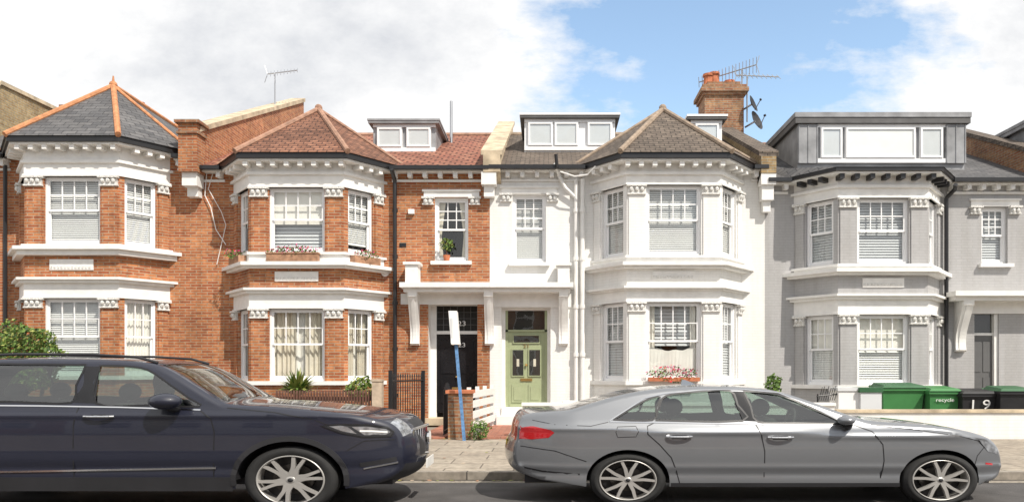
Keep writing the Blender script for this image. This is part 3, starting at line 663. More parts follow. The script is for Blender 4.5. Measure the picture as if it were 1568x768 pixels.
def planter_side(cx_,cy_,sg,seed):
    T=Thing('flower_window_box');L=.42;tx,ty=.625,.78*sg
    fr=(cx_-tx*L,cy_-ty*L,tx,ty);n0=.03
    T['box'].fbox(fr,0,2*L,n0,n0+.2,sz,sz+.2,'wood_box')
    nx,ny=ty,-tx;leaves(T['foliage'],(cx_+nx*.13,cy_+ny*.13,sz+.26),(.33,.33,.12),220,.06,['leaf1','leaf2'],seed=seed);leaves(T['flowers'],(cx_+nx*.14,cy_+ny*.14,sz+.3),(.33,.33,.1),80,.055,['flower_pink','flower_red'],seed=seed);T.done()
planter_side(BX[1][1]+.37,20.46,1,4);planter_side(BX[1][0]-.37,20.46,-1,6)
planter(X(992,19.7),X(1074,19.7),19.92,Z(583,20)+.0,seed=12,box=False,nf=170,hh=.22,fl=('flower_pink','flower_red','flower_pink','slat'))
T=Thing('potted_plant');x_=X(684,20.95);z_=Z(400,YW);T['pot'].cyl((x_,20.93,z_),(x_,20.93,z_+.16),.07,'terracotta',10,.1);T['stem'].cyl((x_,20.93,z_+.1),(x_,20.93,z_+.42),.015,'wood_brown')
leaves(T['foliage'],(x_,20.93,z_+.45),(.2,.1,.16),130,.09,['leafy','leaf2','leaf1'],seed=31);T.done()
# ---------------------------------------------------------------- fences, walls, post, bins
T=Thing('picket_fence');x0,x1=X(422,17.),X(572,17.)
n=34
for i in range(n):
    u=x0+(x1-x0)*i/n;T['pickets'].yz(u,u+(x1-x0)/n*.66,[(17.,.15),(17.03,.15),(17.03,1.12),(17.015,1.18),(17.,1.12)],'wood_brown')
T['rails'].box(x0,x1,17.031,17.07,.35,.45,'wood_brown');T['rails'].box(x0,x1,17.031,17.07,.95,1.04,'wood_brown');T.done()
b=MB();b.box(X(571,17.),X(586,17.),16.9,17.1,.1,1.38,'wood_pale');b.box(X(570,17.),X(587,17.),16.88,17.12,1.38,1.43,'wood_pale');b.obj('gate_post')
T=Thing('iron_railing')
p0=(X(598,17.2),17.2);p1=(X(648,19.),19.)
for i in range(15):
    t=i/14;x_=p0[0]+(p1[0]-p0[0])*t;y_=p0[1]+(p1[1]-p0[1])*t;T['bars'].cyl((x_,y_,.12),(x_,y_,1.45+.02),.012,'black',6);T['bars'].cyl((x_,y_,1.47),(x_,y_,1.57),.024,'black',6,.002)
for z_ in (.3,1.38): T['rails'].cyl((p0[0],p0[1],z_),(p1[0],p1[1],z_),.02,'black',6)
for p in (p0,p1): T['posts'].box(p[0]-.04,p[0]+.04,p[1]-.04,p[1]+.04,.1,1.62,'black')
T.done()
T=Thing('iron_gate');gx=X(680,17)
for i in range(9):
    y_=16.95+i*.14;T['bars'].cyl((gx,y_,.2),(gx,y_,1.2+.15*math.sin(i/8*math.pi)),.014,'black',6)
T['rails'].cyl((gx,16.95,.3),(gx,18.07,.3),.018,'black');T['rails'].cyl((gx,16.95,1.1),(gx,18.07,1.1),.018,'black');T.done()
T=Thing('brick_gate_pier');a,b_=X(686,16.8),X(721,16.8)
T['pier'].box(a,b_,16.8,17.25,.1,1.12,'brick_old');T['cap'].box(a-.05,b_+.05,16.75,17.3,1.12,1.19,'terracotta');T.done()
T=Thing('white_garden_fence');fx0=X(723,17.3);fx1=X(757,20.4)
for i,zz in enumerate((.38,.62,.86,1.08)):
    T['boards'].hexa([(fx0-.02,17.3,zz-.08),(fx0+.02,17.3,zz-.08),(fx1+.02,20.4,zz-.08),(fx1-.02,20.4,zz-.08),(fx0-.02,17.3,zz+.08),(fx0+.02,17.3,zz+.08),(fx1+.02,20.4,zz+.08),(fx1-.02,20.4,zz+.08)],'white')
for t in (0,.33,.66,1):
    x_=fx0-.12+(fx1-fx0)*t;y_=17.3+3.1*t;T['posts'].box(x_,x_+.09,y_,y_+.07,.1,1.24,'white')
T.done()
def gwall(name,x0,x1,h,m,cm):
    T=Thing(name);T['wall'].box(x0,x1,16.86,17.08,.1,h,m);T['coping'].box(x0-.02,x1+.02,16.82,17.12,h,h+.06,cm);T.done()
gwall('white_garden_wall',X(800,16.85),X(1278,16.85),.85,'painted_white','trim_white')
gwall('white_garden_wall',X(1282,16.85),13.4,.70,'painted_white','stone')
gwall('brick_garden_wall',-17,X(420,16.85),.9,'brick','stone')
T=Thing('estate_agent_board');B=Vector((X(711,16.5),16.5,.1));t_=Vector((X(694,16.6),16.6,Z(476,16.6)))
q=B+(t_-B)*.75
T['post'].cyl(B,q,.045,'blue_post',4)
a=q-Vector((.0,0,.02));u=Vector((-.03,.35,0))
T['board'].hexa([a+Vector((-.09,-.11,0)),a+Vector((.09,-.11,0)),a+u+Vector((.09,0,0)),a+u+Vector((-.09,0,0)),t_+Vector((-.09,-.11,0)),t_+Vector((.09,-.11,0)),t_+u+Vector((.09,0,0)),t_+u+Vector((-.09,0,0))],'white')
m_=(a+t_)/2
T['board_print'].hexa([m_+Vector((-.07,-.118,-.33)),m_+Vector((-.03,-.118,-.33)),m_+Vector((-.03,-.112,-.33)),m_+Vector((-.07,-.112,-.33)),m_+Vector((-.07,-.118,.2)),m_+Vector((-.03,-.118,.2)),m_+Vector((-.03,-.112,.2)),m_+Vector((-.07,-.112,.2))],'slatg')
T.done()
def bin_(px0,px1,D,top,bm,lm,txt=None):
    T=Thing('wheelie_bin');x0,x1=X(px0,D),X(px1,D);zt=Z(top,D)-.1;y1=D+.72;e=(x1-x0)*.08
    T['body'].hexa([(x0+e,D+.12,.2),(x1-e,D+.12,.2),(x1-e,y1-.1,.2),(x0+e,y1-.1,.2),(x0,D,zt),(x1,D,zt),(x1,y1,zt),(x0,y1,zt)],bm)
    T['body'].box(x0-.03,x1+.03,D-.035,y1+.02,zt-.07,zt,bm)
    T['lid'].hexa([(x0-.03,D-.06,zt+.003),(x1+.03,D-.06,zt+.003),(x1+.03,y1+.03,zt+.003),(x0-.03,y1+.03,zt+.003),(x0+.03,D+.0,zt+.06),(x1-.03,D+.0,zt+.06),(x1-.05,y1-.06,zt+.12),(x0+.05,y1-.06,zt+.12)],lm)
    T['lid'].cyl((x0-.02,y1+.05,zt+.03),(x1+.02,y1+.05,zt+.03),.03,lm)
    for x_ in (x0+.06,x1-.06): T['wheels'].cyl((x_-.04,y1-.05,.22),(x_+.04,y1-.05,.22),.12,'rubber',14)
    if txt: T.label(txt[0],txt[1],((x0+x1)/2,D-.0,zt-txt[2]),'white',1.3,-6)
    T.done()
bin_(1352,1416,18.8,587,'bin_green','bin_green_dark')
bin_(1424,1470,18.6,592,'bin_green','bin_green',('recycle',.12,.25))
bin_(1474,1526,18.4,596,'bin_black','bin_black',('1 9',.32,.36))
bin_(1532,1584,18.2,592,'bin_black','bin_green_dark')
T=Thing('white_storage_box');a,b_=X(1284,18.6),X(1316,18.6);T['body'].box(a,b_,18.6,19.2,.1,Z(598,18.6),'white');T['lid'].box(a-.03,b_+.03,18.57,19.23,Z(598,18.6),Z(593,18.6),'slatg');T.done()
T=Thing('recycling_box');a,b_=X(1318,18.5),X(1350,18.5);T['body'].box(a,b_,18.5,19.,.1,Z(600,18.5),'slatg');T['lid'].box(a-.03,b_+.03,18.47,19.03,Z(600,18.5),Z(593,18.5),'bin_green_dark');T.done()
T=Thing('bicycle_basket')
for i in range(8):
    x_=X(1254+3.4*i,18.7);T['wire'].cyl((x_,18.7,.9),(x_+.1,18.75,Z(592+random.uniform(-2,5),18.7)),.008,'black',5)
T['wire'].cyl((X(1250,18.7),18.7,1.),(X(1285,18.7),18.7,1.05),.015,'black',5);T['legs'].cyl((X(1252,18.7),18.7,.1),(X(1252,18.7),18.7,1.05),.02,'black',5);T['legs'].cyl((X(1284,18.7),18.7,.1),(X(1284,18.7),18.7,1.05),.02,'black',5)
T.done()
# ================================================================ CARS
def catmull(P,n=6):
    out=[]
    Q=[P[0]]+list(P)+[P[-1]]
    for i in range(1,len(Q)-2):
        p0,p1,p2,p3=Q[i-1],Q[i],Q[i+1],Q[i+2]
        for k in range(n):
            t=k/n
            out.append(tuple(.5*((2*p1[j])+(-p0[j]+p2[j])*t+(2*p0[j]-5*p1[j]+4*p2[j]-p3[j])*t*t+(-p0[j]+3*p1[j]-3*p2[j]+p3[j])*t**3) for j in (0,1)))
    out.append(tuple(P[-1]));return out
def interp(K,t):
    if t<=K[0][0]: return K[0][1]
    if t>=K[-1][0]: return K[-1][1]
    for i in range(len(K)-1):
        if K[i][0]<=t<=K[i+1][0]:
            h=K[i+1][0]-K[i][0];s=(t-K[i][0])/h
            m=lambda j:((K[min(j+1,len(K)-1)][1]-K[max(j-1,0)][1])/(K[min(j+1,len(K)-1)][0]-K[max(j-1,0)][0]))
            return (2*s**3-3*s*s+1)*K[i][1]+(s**3-2*s*s+s)*h*m(i)+(-2*s**3+3*s*s)*K[i+1][1]+(s**3-s*s)*h*m(i+1)
def inpoly(p,P):
    c=False;n=len(P);x,y=p
    for i in range(n):
        x1,y1=P[i];x2,y2=P[(i+1)%n]
        if (y1>y)!=(y2>y) and x<(x2-x1)*(y-y1)/(y2-y1)+x1: c=not c
    return c
def segd(p,a,b):
    dx,dy=b[0]-a[0],b[1]-a[1];l=dx*dx+dy*dy
    t=0 if l==0 else max(0,min(1,((p[0]-a[0])*dx+(p[1]-a[1])*dy)/l))
    return math.hypot(p[0]-a[0]-dx*t,p[1]-a[1]-dy*t)
class Car:
    def __init__(s,name,Dc,hw,top,sill,wheels,prof,front,rear,rnd=.07,tap=(.9,.28,.8,.25),crease=None):
        s.T=Thing(name);s.D=Dc;s.hw=hw;s.Yc=Dc+hw;s.e=None
        s.top=[s.c(p) for p in catmull(top,6)];s.prof=prof;s.xf=X(front,Dc);s.xr=X(rear,Dc);s.rnd=rnd;s.tap=tap;s.wheels=wheels;s.sill=sill;s.crease=crease
        s.objs=[]
        P=list(s.top)
        for (cx,cy,Rx,Rz) in sorted(wheels,key=lambda w:-w[0]):
            P.append(s.c((cx+Rx,sill)))
            for i in range(0,25): 
                a=math.pi*i/24;P.append(s.c((cx+Rx*math.cos(a),cy-Rz*math.sin(a))))
            P.append(s.c((cx-Rx,sill)))
        s.outer=P
    def c(s,p): return (X(p[0],s.D),Z(p[1],s.D))
    def W(s,x):
        Lf,kf,Lr,kr=s.tap;w=s.hw
        a=(s.xf-x)/Lf
        if a<1: w*=1-kf*(1-max(a,-.1))**2
        a=(x-s.xr)/Lr
        if a<1: w*=1-kr*(1-max(a,-.1))**2
        return w
    def dtop(s,x,z):
        best=(9,(0,1))
        for a,b in zip(s.top[:-1],s.top[1:]):
            if min(a[0],b[0])-.2<x<max(a[0],b[0])+.2:
                d=segd((x,z),a,b)
                if d<best[0]:
                    dx,dz=b[0]-a[0],b[1]-a[1];l=math.hypot(dx,dz) or 1
                    best=(d,(-dz/l,dx/l))
        return best
    def w(s,x,z):
        w=s.W(x)*interp(s.prof,z)
        if s.crease: w+=s.crease(x,z)
        d=s.dtop(x,z)[0]
        if d<s.rnd: w-=s.rnd*(1-math.sqrt(max(0,1-(1-d/s.rnd)**2)))
        return w
    def surf(s,name,poly,holes,mat,off=0,grid=.07,sides=(-1,1),edge=True):
        vs=[];ed=[]
        def loop(P):
            i=len(vs);n=len(P);vs.extend(P);ed.extend([(i+k,i+(k+1)%n) for k in range(n)])
        loop(poly)
        for h in holes: loop(h)
        xs=[p[0] for p in poly];zs=[p[1] for p in poly]
        def clear(p):
            for L in [poly]+holes:
                for a,b in zip(L,L[1:]+L[:1]):
                    if segd(p,a,b)<grid*.25: return False
            return True
        x=min(xs)+grid/2
        while x<max(xs):
            z=min(zs)+grid/2
            while z<max(zs):
                if inpoly((x,z),poly) and not any(inpoly((x,z),h) for h in holes) and clear((x,z)) and (not edge or s.dtop(x,z)[0]>s.rnd*1.25): vs.append((x,z))
                z+=grid*.7
            x+=grid
        if edge:
            NN=[]
            T_=s.top
            for i,p in enumerate(T_):
                a=T_[max(0,i-1)];b=T_[min(len(T_)-1,i+1)];dx,dz=b[0]-a[0],b[1]-a[1];l=math.hypot(dx,dz) or 1;NN.append((dz/l,-dx/l))
            for f in (.06,.2,.42,.7,1.05):
                for p,nn in zip(T_[1:-1],NN[1:-1]):
                    q=(p[0]+nn[0]*s.rnd*f,p[1]+nn[1]*s.rnd*f)
                    if inpoly(q,poly) and not any(inpoly(q,h) for h in holes) and s.dtop(*q)[0]>s.rnd*f*.8: vs.append(q)
        R=geometry.delaunay_2d_cdt([Vector(v) for v in vs],ed,[],0,1e-5)
        V=R[0];T=[]
        for f in R[2]:
            cx=sum(V[i][0] for i in f)/3;cz=sum(V[i][1] for i in f)/3
            if inpoly((cx,cz),poly) and not any(inpoly((cx,cz),h) for h in holes): T.append(tuple(f))
        e=.004;Wv=[];N=[]
        for v in V:
            x,z=v;w0=s.w(x,z);Wv.append(w0)
            d,no=s.dtop(x,z)
            if d<.009: x-=no[0]*(.009-d);z-=no[1]*(.009-d)
            wx=(s.w(x+e,z)-s.w(x-e,z))/(2*e);wz=(s.w(x,z+e)-s.w(x,z-e))/(2*e);l=math.hypot(wx,wz)
            if l>4: wx*=4/l;wz*=4/l
            N.append((wx,wz))
        for sd in sides:
            vv=[(v[0],s.Yc+sd*(Wv[i]+off),v[1]) for i,v in enumerate(V)]
            ff=[]
            for f in T:
                a,b,c=[Vector(vv[i]) for i in f];n=(b-a).cross(c-a)
                ff.append(f if n.y*sd>0 else f[::-1])
            me=bpy.data.meshes.new(name);me.from_pydata(vv,[],ff);me.materials.append(M[mat]);me.polygons.foreach_set('use_smooth',[True]*len(ff));me.update()
            me.normals_split_custom_set_from_vertices([Vector((-n[0],sd,-n[1])).normalized() for n in N])
            o=bpy.data.objects.new(name,me);sc.collection.objects.link(o);s.objs.append(o)
    def ribbon(s,part,pts,wd,mat,off=.002,px=True,closed=False,sides=(-1,1),sub=3):
        P=[s.c(p) for p in pts] if px else list(pts)
        if closed: P.append(P[0])
        Q=[]
        for a,b in zip(P[:-1],P[1:]):
            for k in range(sub): Q.append((a[0]+(b[0]-a[0])*k/sub,a[1]+(b[1]-a[1])*k/sub))
        Q.append(P[-1]);b_=s.T[part]
        for sd in sides:
            L=[]
            for i,q in enumerate(Q):
                if closed: a=Q[i-1] if i>0 else Q[-2];c=Q[(i+1)] if i<len(Q)-1 else Q[1]
                else: a=Q[max(0,i-1)];c=Q[min(len(Q)-1,i+1)]
                dx,dz=c[0]-a[0],c[1]-a[1];l=math.hypot(dx,dz) or 1;nx,nz=-dz/l*wd/2,dx/l*wd/2
                row=[]
                for k,o in ((-1,-.004),(-1,off),(1,off),(1,-.004)):
                    x,z=q[0]+nx*k,q[1]+nz*k;row.append((x,s.Yc+sd*(s.w(x,z)+o),z))
                L.append(row)
            for r0,r1 in zip(L[:-1],L[1:]):
                for k in range(3): b_.poly([r0[k],r0[k+1],r1[k+1],r1[k]],mat)
    def strip(s,matfn,cr=.045,ce=.15):
        P=s.top;K=[-1,-.97,-.9,-.8,-.65,-.5,-.3,-.1,.1,.3,.5,.65,.8,.9,.97,1];rows=[]
        for i,p in enumerate(P):
            a=P[max(0,i-1)];b=P[min(len(P)-1,i+1)];dx,dz=b[0]-a[0],b[1]-a[1];l=math.hypot(dx,dz) or 1
            n=(-dz/l,dx/l)
            ef=max(0,1-(s.xf-p[0])/.35);er=max(0,1-(p[0]-s.xr)/.35);c=cr+(ce-cr)*max(ef,er)**1.5
            w=s.w(*p)
            rows.append([(p[0]+n[0]*c*(1-k*k),s.Yc+k*w,p[1]+n[1]*c*(1-abs(k)**2.5)) for k in K])
        b_=MB()
        vs=[v for r in rows for v in r];m=len(K)
        b_.v=vs
        for i in range(len(rows)-1):
            for j in range(m-1):
                x=(P[i][0]+P[i+1][0])/2;z=(P[i][1]+P[i+1][1])/2
                px=VX+x*F/s.D;py=HY-(z-CH)*F/s.D
                b_.f.append([i*m+j,(i+1)*m+j,(i+1)*m+j+1,i*m+j+1]);b_.m.append(b_.mi(matfn(px,py,abs(K[j]+K[j+1])/2)))
        o=b_.obj('upper_body',None,True);s.objs.append(o)
    def wheel(s,cx,cy,rx,rz,n_pairs,rimr,style):
        x0,z0=s.c((cx,cy));sx=rx/rz;R=rz*s.D/F
        for sd in (-1,1):
            Y=s.Yc+sd*(s.hw*.985)
            T=s.T
            def lathe(part,prof,m,n=48):
                vs=[];fs=[];k=len(prof)
                for i in range(n):
                    t=2*math.pi*i/n
                    for r,y in prof: vs.append((x0+sx*r*math.cos(t),Y-sd*y,z0+r*math.sin(t)))
                for i in range(n):
                    for j in range(k-1): a=i*k+j;b=((i+1)%n)*k+j;fs.append((a,a+1,b+1,b))
                T[part].raw(vs,fs,m)
            ri=R*rimr
            lathe('tyres',[(ri*.98,.03),(ri+.01,.012),(ri+(R-ri)*.5,0),(R-.035,.006),(R-.012,.025),(R,.05),(R,.2),(R-.03,.235),(ri,.22),(ri*.96,.15),(ri*.96,.03)],'rubber')
            lathe('rims',[(ri*1.0,.022),(ri*.985,.008),(ri*.955,.010),(ri*.935,.035),(ri*.93,.2)],'rim')
            lathe('brake_discs',[(0,.14),(R*.45,.14),(R*.45,.16)],'disc',24)
            lathe('wheel_backs',[(0,.19),(ri,.19)],'black',24)
            lathe('hubs',[(0,.020),(R*.09,.022),(R*.12,.030),(R*.13,.08)],'rim',20)
            lathe('hub_caps',[(0,.016),(R*.06,.017),(R*.065,.026)],'plastic',16)
            ph=.25
            for k in range(n_pairs):
                A=2*math.pi*k/n_pairs+ph
                if style=='twin': spread,hub,w0,w1=math.pi/n_pairs*.46,.11,.017,.013
                else: spread,hub,w0,w1=math.pi/n_pairs*.34,.13,.019,.015
                for sg in (-1,1):
                    def q(r,t,off,y):
                        return (x0+sx*(r*math.cos(t)-off*math.sin(t)),Y-sd*y,z0+r*math.sin(t)+off*math.cos(t))
                    r0=R*.10;r1=ri*.96;t0=A+sg*hub*1.6;t1=A+sg*spread
                    rr=[r0,(r0+r1)/2,r1];tt=[t0,A+sg*spread*.75,t1];ww=[w0,(w0+w1)/2,w1];yy=[.026,.020,.018]
                    for i in range(2):
                        c=[q(rr[i],tt[i],-ww[i],yy[i]),q(rr[i+1],tt[i+1],-ww[i+1],yy[i+1]),q(rr[i+1],tt[i+1],ww[i+1],yy[i+1]),q(rr[i],tt[i],ww[i],yy[i])]
                        c+=[(p[0],p[1]-sd*.045,p[2]) for p in c]
                        T['spokes'].hexa(c,'rim')
                if style!='twin':
                    c=[q(R*.1,A,-.045,.028),q(ri*.45,A,-.034,.022),q(ri*.45,A,.034,.022),q(R*.1,A,.045,.028)]
                    c+=[(p[0],p[1]-sd*.04,p[2]) for p in c];T['spokes'].hexa(c,'rim')
    def build(s,paint,windows,matfn,seats,cr=.045,ce=.15):
        wl=[[s.c(p) for p in catmull(w+[w[0]],3)[:-1]] for w in windows]
        s.surf('body_side',s.outer,wl,paint,0,.065)
        for w in wl:
            s.surf('side_glass',w,[],'carglass',-.012,.12,edge=False)
            s.ribbon('window_trim',w,.022,'black',.004,px=False,closed=True,sub=1)
        s.strip(matfn,cr,ce)
        for (cx,cy,Rx,Rz) in s.wheels:
            for sd in (-1,1):
                for i in range(24):
                    a=math.pi*i/24;b=math.pi*(i+1)/24
                    p=s.c((cx+Rx*math.cos(a),cy-Rz*math.sin(a)));q=s.c((cx+Rx*math.cos(b),cy-Rz*math.sin(b)))
                    s.T['wheel_arches'].poly([(p[0],s.Yc+sd*s.w(*p),p[1]),(q[0],s.Yc+sd*s.w(*q),q[1]),(q[0],s.Yc+sd*.45,q[1]),(p[0],s.Yc+sd*.45,p[1])],'plastic')
        u=s.T['underbody'];zs=s.c((0,s.sill))[1]
        ws=sorted(s.wheels);x_=s.c
        xa=s.xr+.15;segs=[]
        for (cx,cy,Rx,Rz) in ws:
            l=x_((cx-Rx,0))[0];r=x_((cx+Rx,0))[0];segs.append((xa,l));xa=r
            u.box(l,r,s.Yc-.45,s.Yc+.45,zs+.02,.85 if s.D<9 else .72,'plastic')
        segs.append((xa,s.xf-.15))
        for a,b in segs: u.box(a,b,s.Yc-s.hw*.68,s.Yc+s.hw*.68,zs+.01,.62 if b<s.xf-.5 and a>s.xr+.5 else .45,'plastic')
        for (px,kind,zt) in seats:
            for sd in (-.42,.42):
                x=X(px,s.D);y=s.Yc+sd;S=s.T['seats']
                S.hexa([(x-.1,y-.26,.55),(x+.18,y-.26,.55),(x+.18,y+.26,.55),(x-.1,y+.26,.55),(x-.42,y-.2,zt),(x-.22,y-.2,zt),(x-.22,y+.2,zt),(x-.42,y+.2,zt)],'seat')
                S.ball((x-.34,y,zt+.13),.12,.14,.11,'seat',12,8);S.cyl((x-.33,y-.05,zt-.05),(x-.33,y-.05,zt+.1),.012,'chrome')
                S.hexa([(x,y-.27,.5),(x+.65,y-.27,.5),(x+.65,y+.27,.5),(x,y+.27,.5),(x,y-.26,.68),(x+.65,y-.26,.72),(x+.65,y+.26,.72),(x,y+.26,.68)],'seat')
    def finish(s,smooth=('tyres','rims','hubs','hub_caps','seats','mirrors')):
        e=s.T.done(smooth)
        for o in s.objs: o.parent=e
        return e
def mirror(s,px0,px1,py0,py1,paint,out=.22):
    for sd in (-1,1):
        a=s.c((px0,py1));b=s.c((px1,py0));xc=(a[0]+b[0])/2;zc=(a[1]+b[1])/2;w=s.w(xc,zc)
        yc=s.Yc+sd*(w+out*.6)
        s.T['mirrors'].ball((xc,yc,zc),(b[0]-a[0])/2,out*.55,(b[1]-a[1])/2,paint,16,10)
        s.T['mirror_arms'].cyl((xc+.08,s.Yc+sd*(w-.05),zc-.1),(xc+.03,yc,zc-.06),.045,'plastic')
def handle(s,px,py,paint,L=.30):
    for sd in (-1,1):
        x,z=s.c((px,py));pts=[]
        for i in range(9):
            t=i/8;xx=x-L/2+L*t;o=.012+.035*math.sin(math.pi*t)**.5;pts.append((xx,s.Yc+sd*(s.w(xx,z)+o),z))
        s.T['door_handles'].tube(pts,.015,paint,8)
    s.ribbon('handle_recess',[(px-L*.3*F/s.D,py+.5),(px+L*.3*F/s.D,py+.5)],.05,'black',.0015)
# ---- silver sedan
D_=9.21
top=[(826,736),(801,728),(787,714),(783,698),(786,682),(790,670),(792,652),(799,638),(817,633),(850,630),(872,628),(905,618.5),(950,606),(990,598.5),(1040,593.5),(1100,592),(1160,594),(1205,601),(1245,613.5),(1290,630),(1330,643),(1380,647.5),(1435,652),(1480,659),(1512,667),(1535,677),(1549,692),(1555,711),(1553,728),(1540,738),(1522,742)]
cre=lambda x,z:(.016*math.exp(-((z-(.89-.022*(x-1)))/.028)**2)-.014*math.exp(-((z-.37)/.05)**2)+.012*math.exp(-((z-.44)/.03)**2))
A=Car('parked_car',D_,.92,top,745,[(962,735,64,47),(1443,735,64,47)],
  [(.15,.93),(.25,.965),(.42,.985),(.6,1.0),(.75,.998),(.86,.99),(.93,.97),(.99,.935),(1.2,.84),(1.45,.72)],1555,783,rnd=.055,crease=cre)
wins=[[(940,642),(966,627),(995,611.5),(1014,608),(1007,625),(1000,643)],
      [(1005,643),(1012,622),(1024,606),(1070,600),(1124,598.5),(1134,620),(1139,644)],
      [(1146,599),(1180,601),(1208,606.5),(1247,624),(1287,643),(1284,648.5),(1220,647.5),(1163,645.5),(1154,622)]]
def mf(px,py,k):
    if py<640 and 876<px<985: return 'shield' if k<.86 else 'paint_silver'
    if py<643 and 1210<px<1332: return 'shield' if k<.9 else 'paint_silver'
    if px<806 and 648<py<676 and k>.45: return 'redlens'
    if px>1520 and 670<py<700: return 'lamp' if k>.62 else ('black' if k<.4 else 'paint_silver')
    if px>1540 and 700<=py<732 and k<.45: return 'black'
    return 'paint_silver'
A.build('paint_silver',wins,mf,[(1085,0,1.02),(1225,0,1.02)],cr=.02,ce=.13)
A.surf('pillar_cover',[A.c(p) for p in ((1125,599),(1145,599.5),(1162,645),(1140,644))],[],'blackpaint',.003,.1,edge=False)
R=A.ribbon
R('chrome_trim',[(934,644),(960,628),(990,609.5),(1022,602.5),(1080,597),(1140,595.5),(1200,601),(1248,621.5),(1293,646)],.011,'chrome',.006)
R('chrome_trim',[(934,645.5),(1100,648),(1293,651)],.013,'chrome',.006)
R('shut_lines',[(1005,646),(992,652),(992,664),(1010,680),(1028,700),(1036,720),(1042,742)],.012,'black')
R('shut_lines',[(1158,648),(1166,665),(1171,690),(1171,742)],.012,'black')
R('shut_lines',[(1304,648),(1336,660),(1352,680),(1354,705),(1348,742)],.012,'black')
R('shut_lines',[(799,641),(850,650),(905,652),(932,646)],.007,'black');R('shut_lines',[(796,684),(850,690),(898,706)],.01,'black')
R('shut_lines',[(1336,650),(1400,657),(1470,667),(1515,678)],.008,'black');R('shut_lines',[(1516,684),(1502,698),(1498,712)],.009,'black')
R('shut_lines',[(946,653),(974,652),(978,660),(974,668),(946,669),(943,661),(946,653)],.007,'black')
R('sill_trim',[(1028,742),(1380,742)],.045,'plastic',.003)
R('bumper_strip',[(790,715),(830,722),(888,726)],.02,'plastic',.003)
A.surf('tail_light',[A.c(p) for p in ((795,653),(817,653),(843,658),(849,662),(840,670),(815,673),(794,673))],[],'redlens',.005,.05,edge=False)
A.surf('headlight',[A.c(p) for p in ((1502,672),(1520,677),(1541,690),(1541,697),(1522,692))],[],'lamp',.005,.05,edge=False)
A.surf('side_reflector',[A.c(p) for p in ((1518,709),(1532,711),(1532,714),(1518,712))],[],'redlens',.003,.05,edge=False)
handle(A,1040,668,'chrome');handle(A,1195,669,'chrome');mirror(A,1280,1306,635,650,'paint_silver')
for w in (962,1443): A.wheel(w,735,58.5,41,5,.76,'twin')
A.T['number_plate'].box(A.xr-.1,A.xr-.085,A.Yc-.26,A.Yc+.26,.62,.74,'plate_y')
xq=X(1062,D_)
A.T['aerial'].hexa([(xq,A.Yc-.02,1.41),(xq+.25,A.Yc-.02,1.41),(xq+.25,A.Yc+.02,1.41),(xq,A.Yc+.02,1.41),(xq+.02,A.Yc-.005,1.49),(xq+.06,A.Yc-.005,1.49),(xq+.06,A.Yc+.005,1.49),(xq+.02,A.Yc+.005,1.49)],'paint_silver')
A.T['steering_wheel'].tube([(X(1262,D_)+.05*math.sin(t),A.Yc+.42+.18*math.cos(t),.92+.17*math.sin(t)) for t in [i*2*math.pi/20 for i in range(21)]],.018,'seat')
A.T['dashboard'].box(X(1270,D_),X(1335,D_),A.Yc-.72,A.Yc+.72,.5,.87,'seat')
A.finish()
# ---- navy suv
D_=8.75
top=[(-175,745),(-195,730),(-203,700),(-200,670),(-193,640),(-186,615),(-172,580),(-155,562),(-120,554),(-60,550),(20,548.5),(100,549),(170,551),(218,556),(248,567),(285,588),(325,611),(348,619),(400,622),(460,627),(515,632),(552,637.5),(580,644),(597,652),(608,665),(613,683),(614,704),(610,721),(594,735),(575,742)]
S=Car('parked_car',D_,.97,top,748,[(-100,735,84,61),(443,735,84,61)],
  [(.2,.95),(.35,.975),(.55,1.),(.8,1.0),(1.0,.995),(1.12,.975),(1.2,.95),(1.45,.89),(1.75,.80)],613,-203,rnd=.06,tap=(.8,.22,.8,.2),
  crease=lambda x,z:(.014*math.exp(-((z-1.09)/.03)**2)-.018*math.exp(-((z-.5)/.06)**2)))
wins=[[(-168,612),(-150,580),(-128,564),(-90,560),(-82,575),(-80,614)],
      [(-72,614),(-74,561),(20,557),(104,558),(117,560),(108,590),(104,616),(20,615)],
      [(140,559),(180,560),(216,566),(252,588),(286,610),(302,622),(220,620),(142,617)]]
def mf2(px,py,k):
    if py<616 and 230<px<342: return 'shield' if k<.92 else 'paint_navy'
    if px<-150 and 562<py<610 and k<.85: return 'carglass'
    if px>585 and 655<py<704 and k<.55: return 'plastic'
    if px>585 and 649<py<671 and k>.58: return 'lamp'
    if px>580 and py>714: return 'plastic'
    if px<-190 and 600<py<680 and k>.7: return 'redlens'
    return 'paint_navy'
S.build('paint_navy',wins,mf2,[(20,0,1.22),(205,0,1.22)],cr=.03,ce=.14)
S.surf('pillar_cover',[S.c(p) for p in ((118,560),(140,560.5),(142,617),(105,616))],[],'blackpaint',.003,.1,edge=False)
R=S.ribbon
R('chrome_trim',[(-172,619),(-60,620),(60,621),(180,623),(305,627)],.014,'chrome',.006)
R('shut_lines',[(117,622),(112,650),(112,735)],.012,'black');R('shut_lines',[(303,627),(322,640),(328,660),(326,735)],.012,'black')
R('shut_lines',[(345,624),(420,631),(480,642),(502,650)],.01,'black');R('shut_lines',[(-78,622),(-70,660),(-30,700),(-12,735)],.012,'black')
R('shut_lines',[(600,674),(556,675),(530,690)],.01,'black')
R('side_cladding',[(-12,741),(355,741)],.16,'plastic',.006);R('chrome_trim',[(-5,722),(330,716)],.02,'chrome',.014)
for cx in (-100,443):
    R('arch_cladding',[(cx+87*math.cos(a),735-64*math.sin(a)) for a in [math.pi*i/24 for i in range(-1,26)]],.06,'plastic',.012,sub=1)
hl=[(492,651),(520,649),(560,650),(590,655),(599,662),(595,669),(555,669),(522,662)]
S.surf('headlight_housing',[S.c(p) for p in hl],[],'plastic',.005,.05,edge=False)
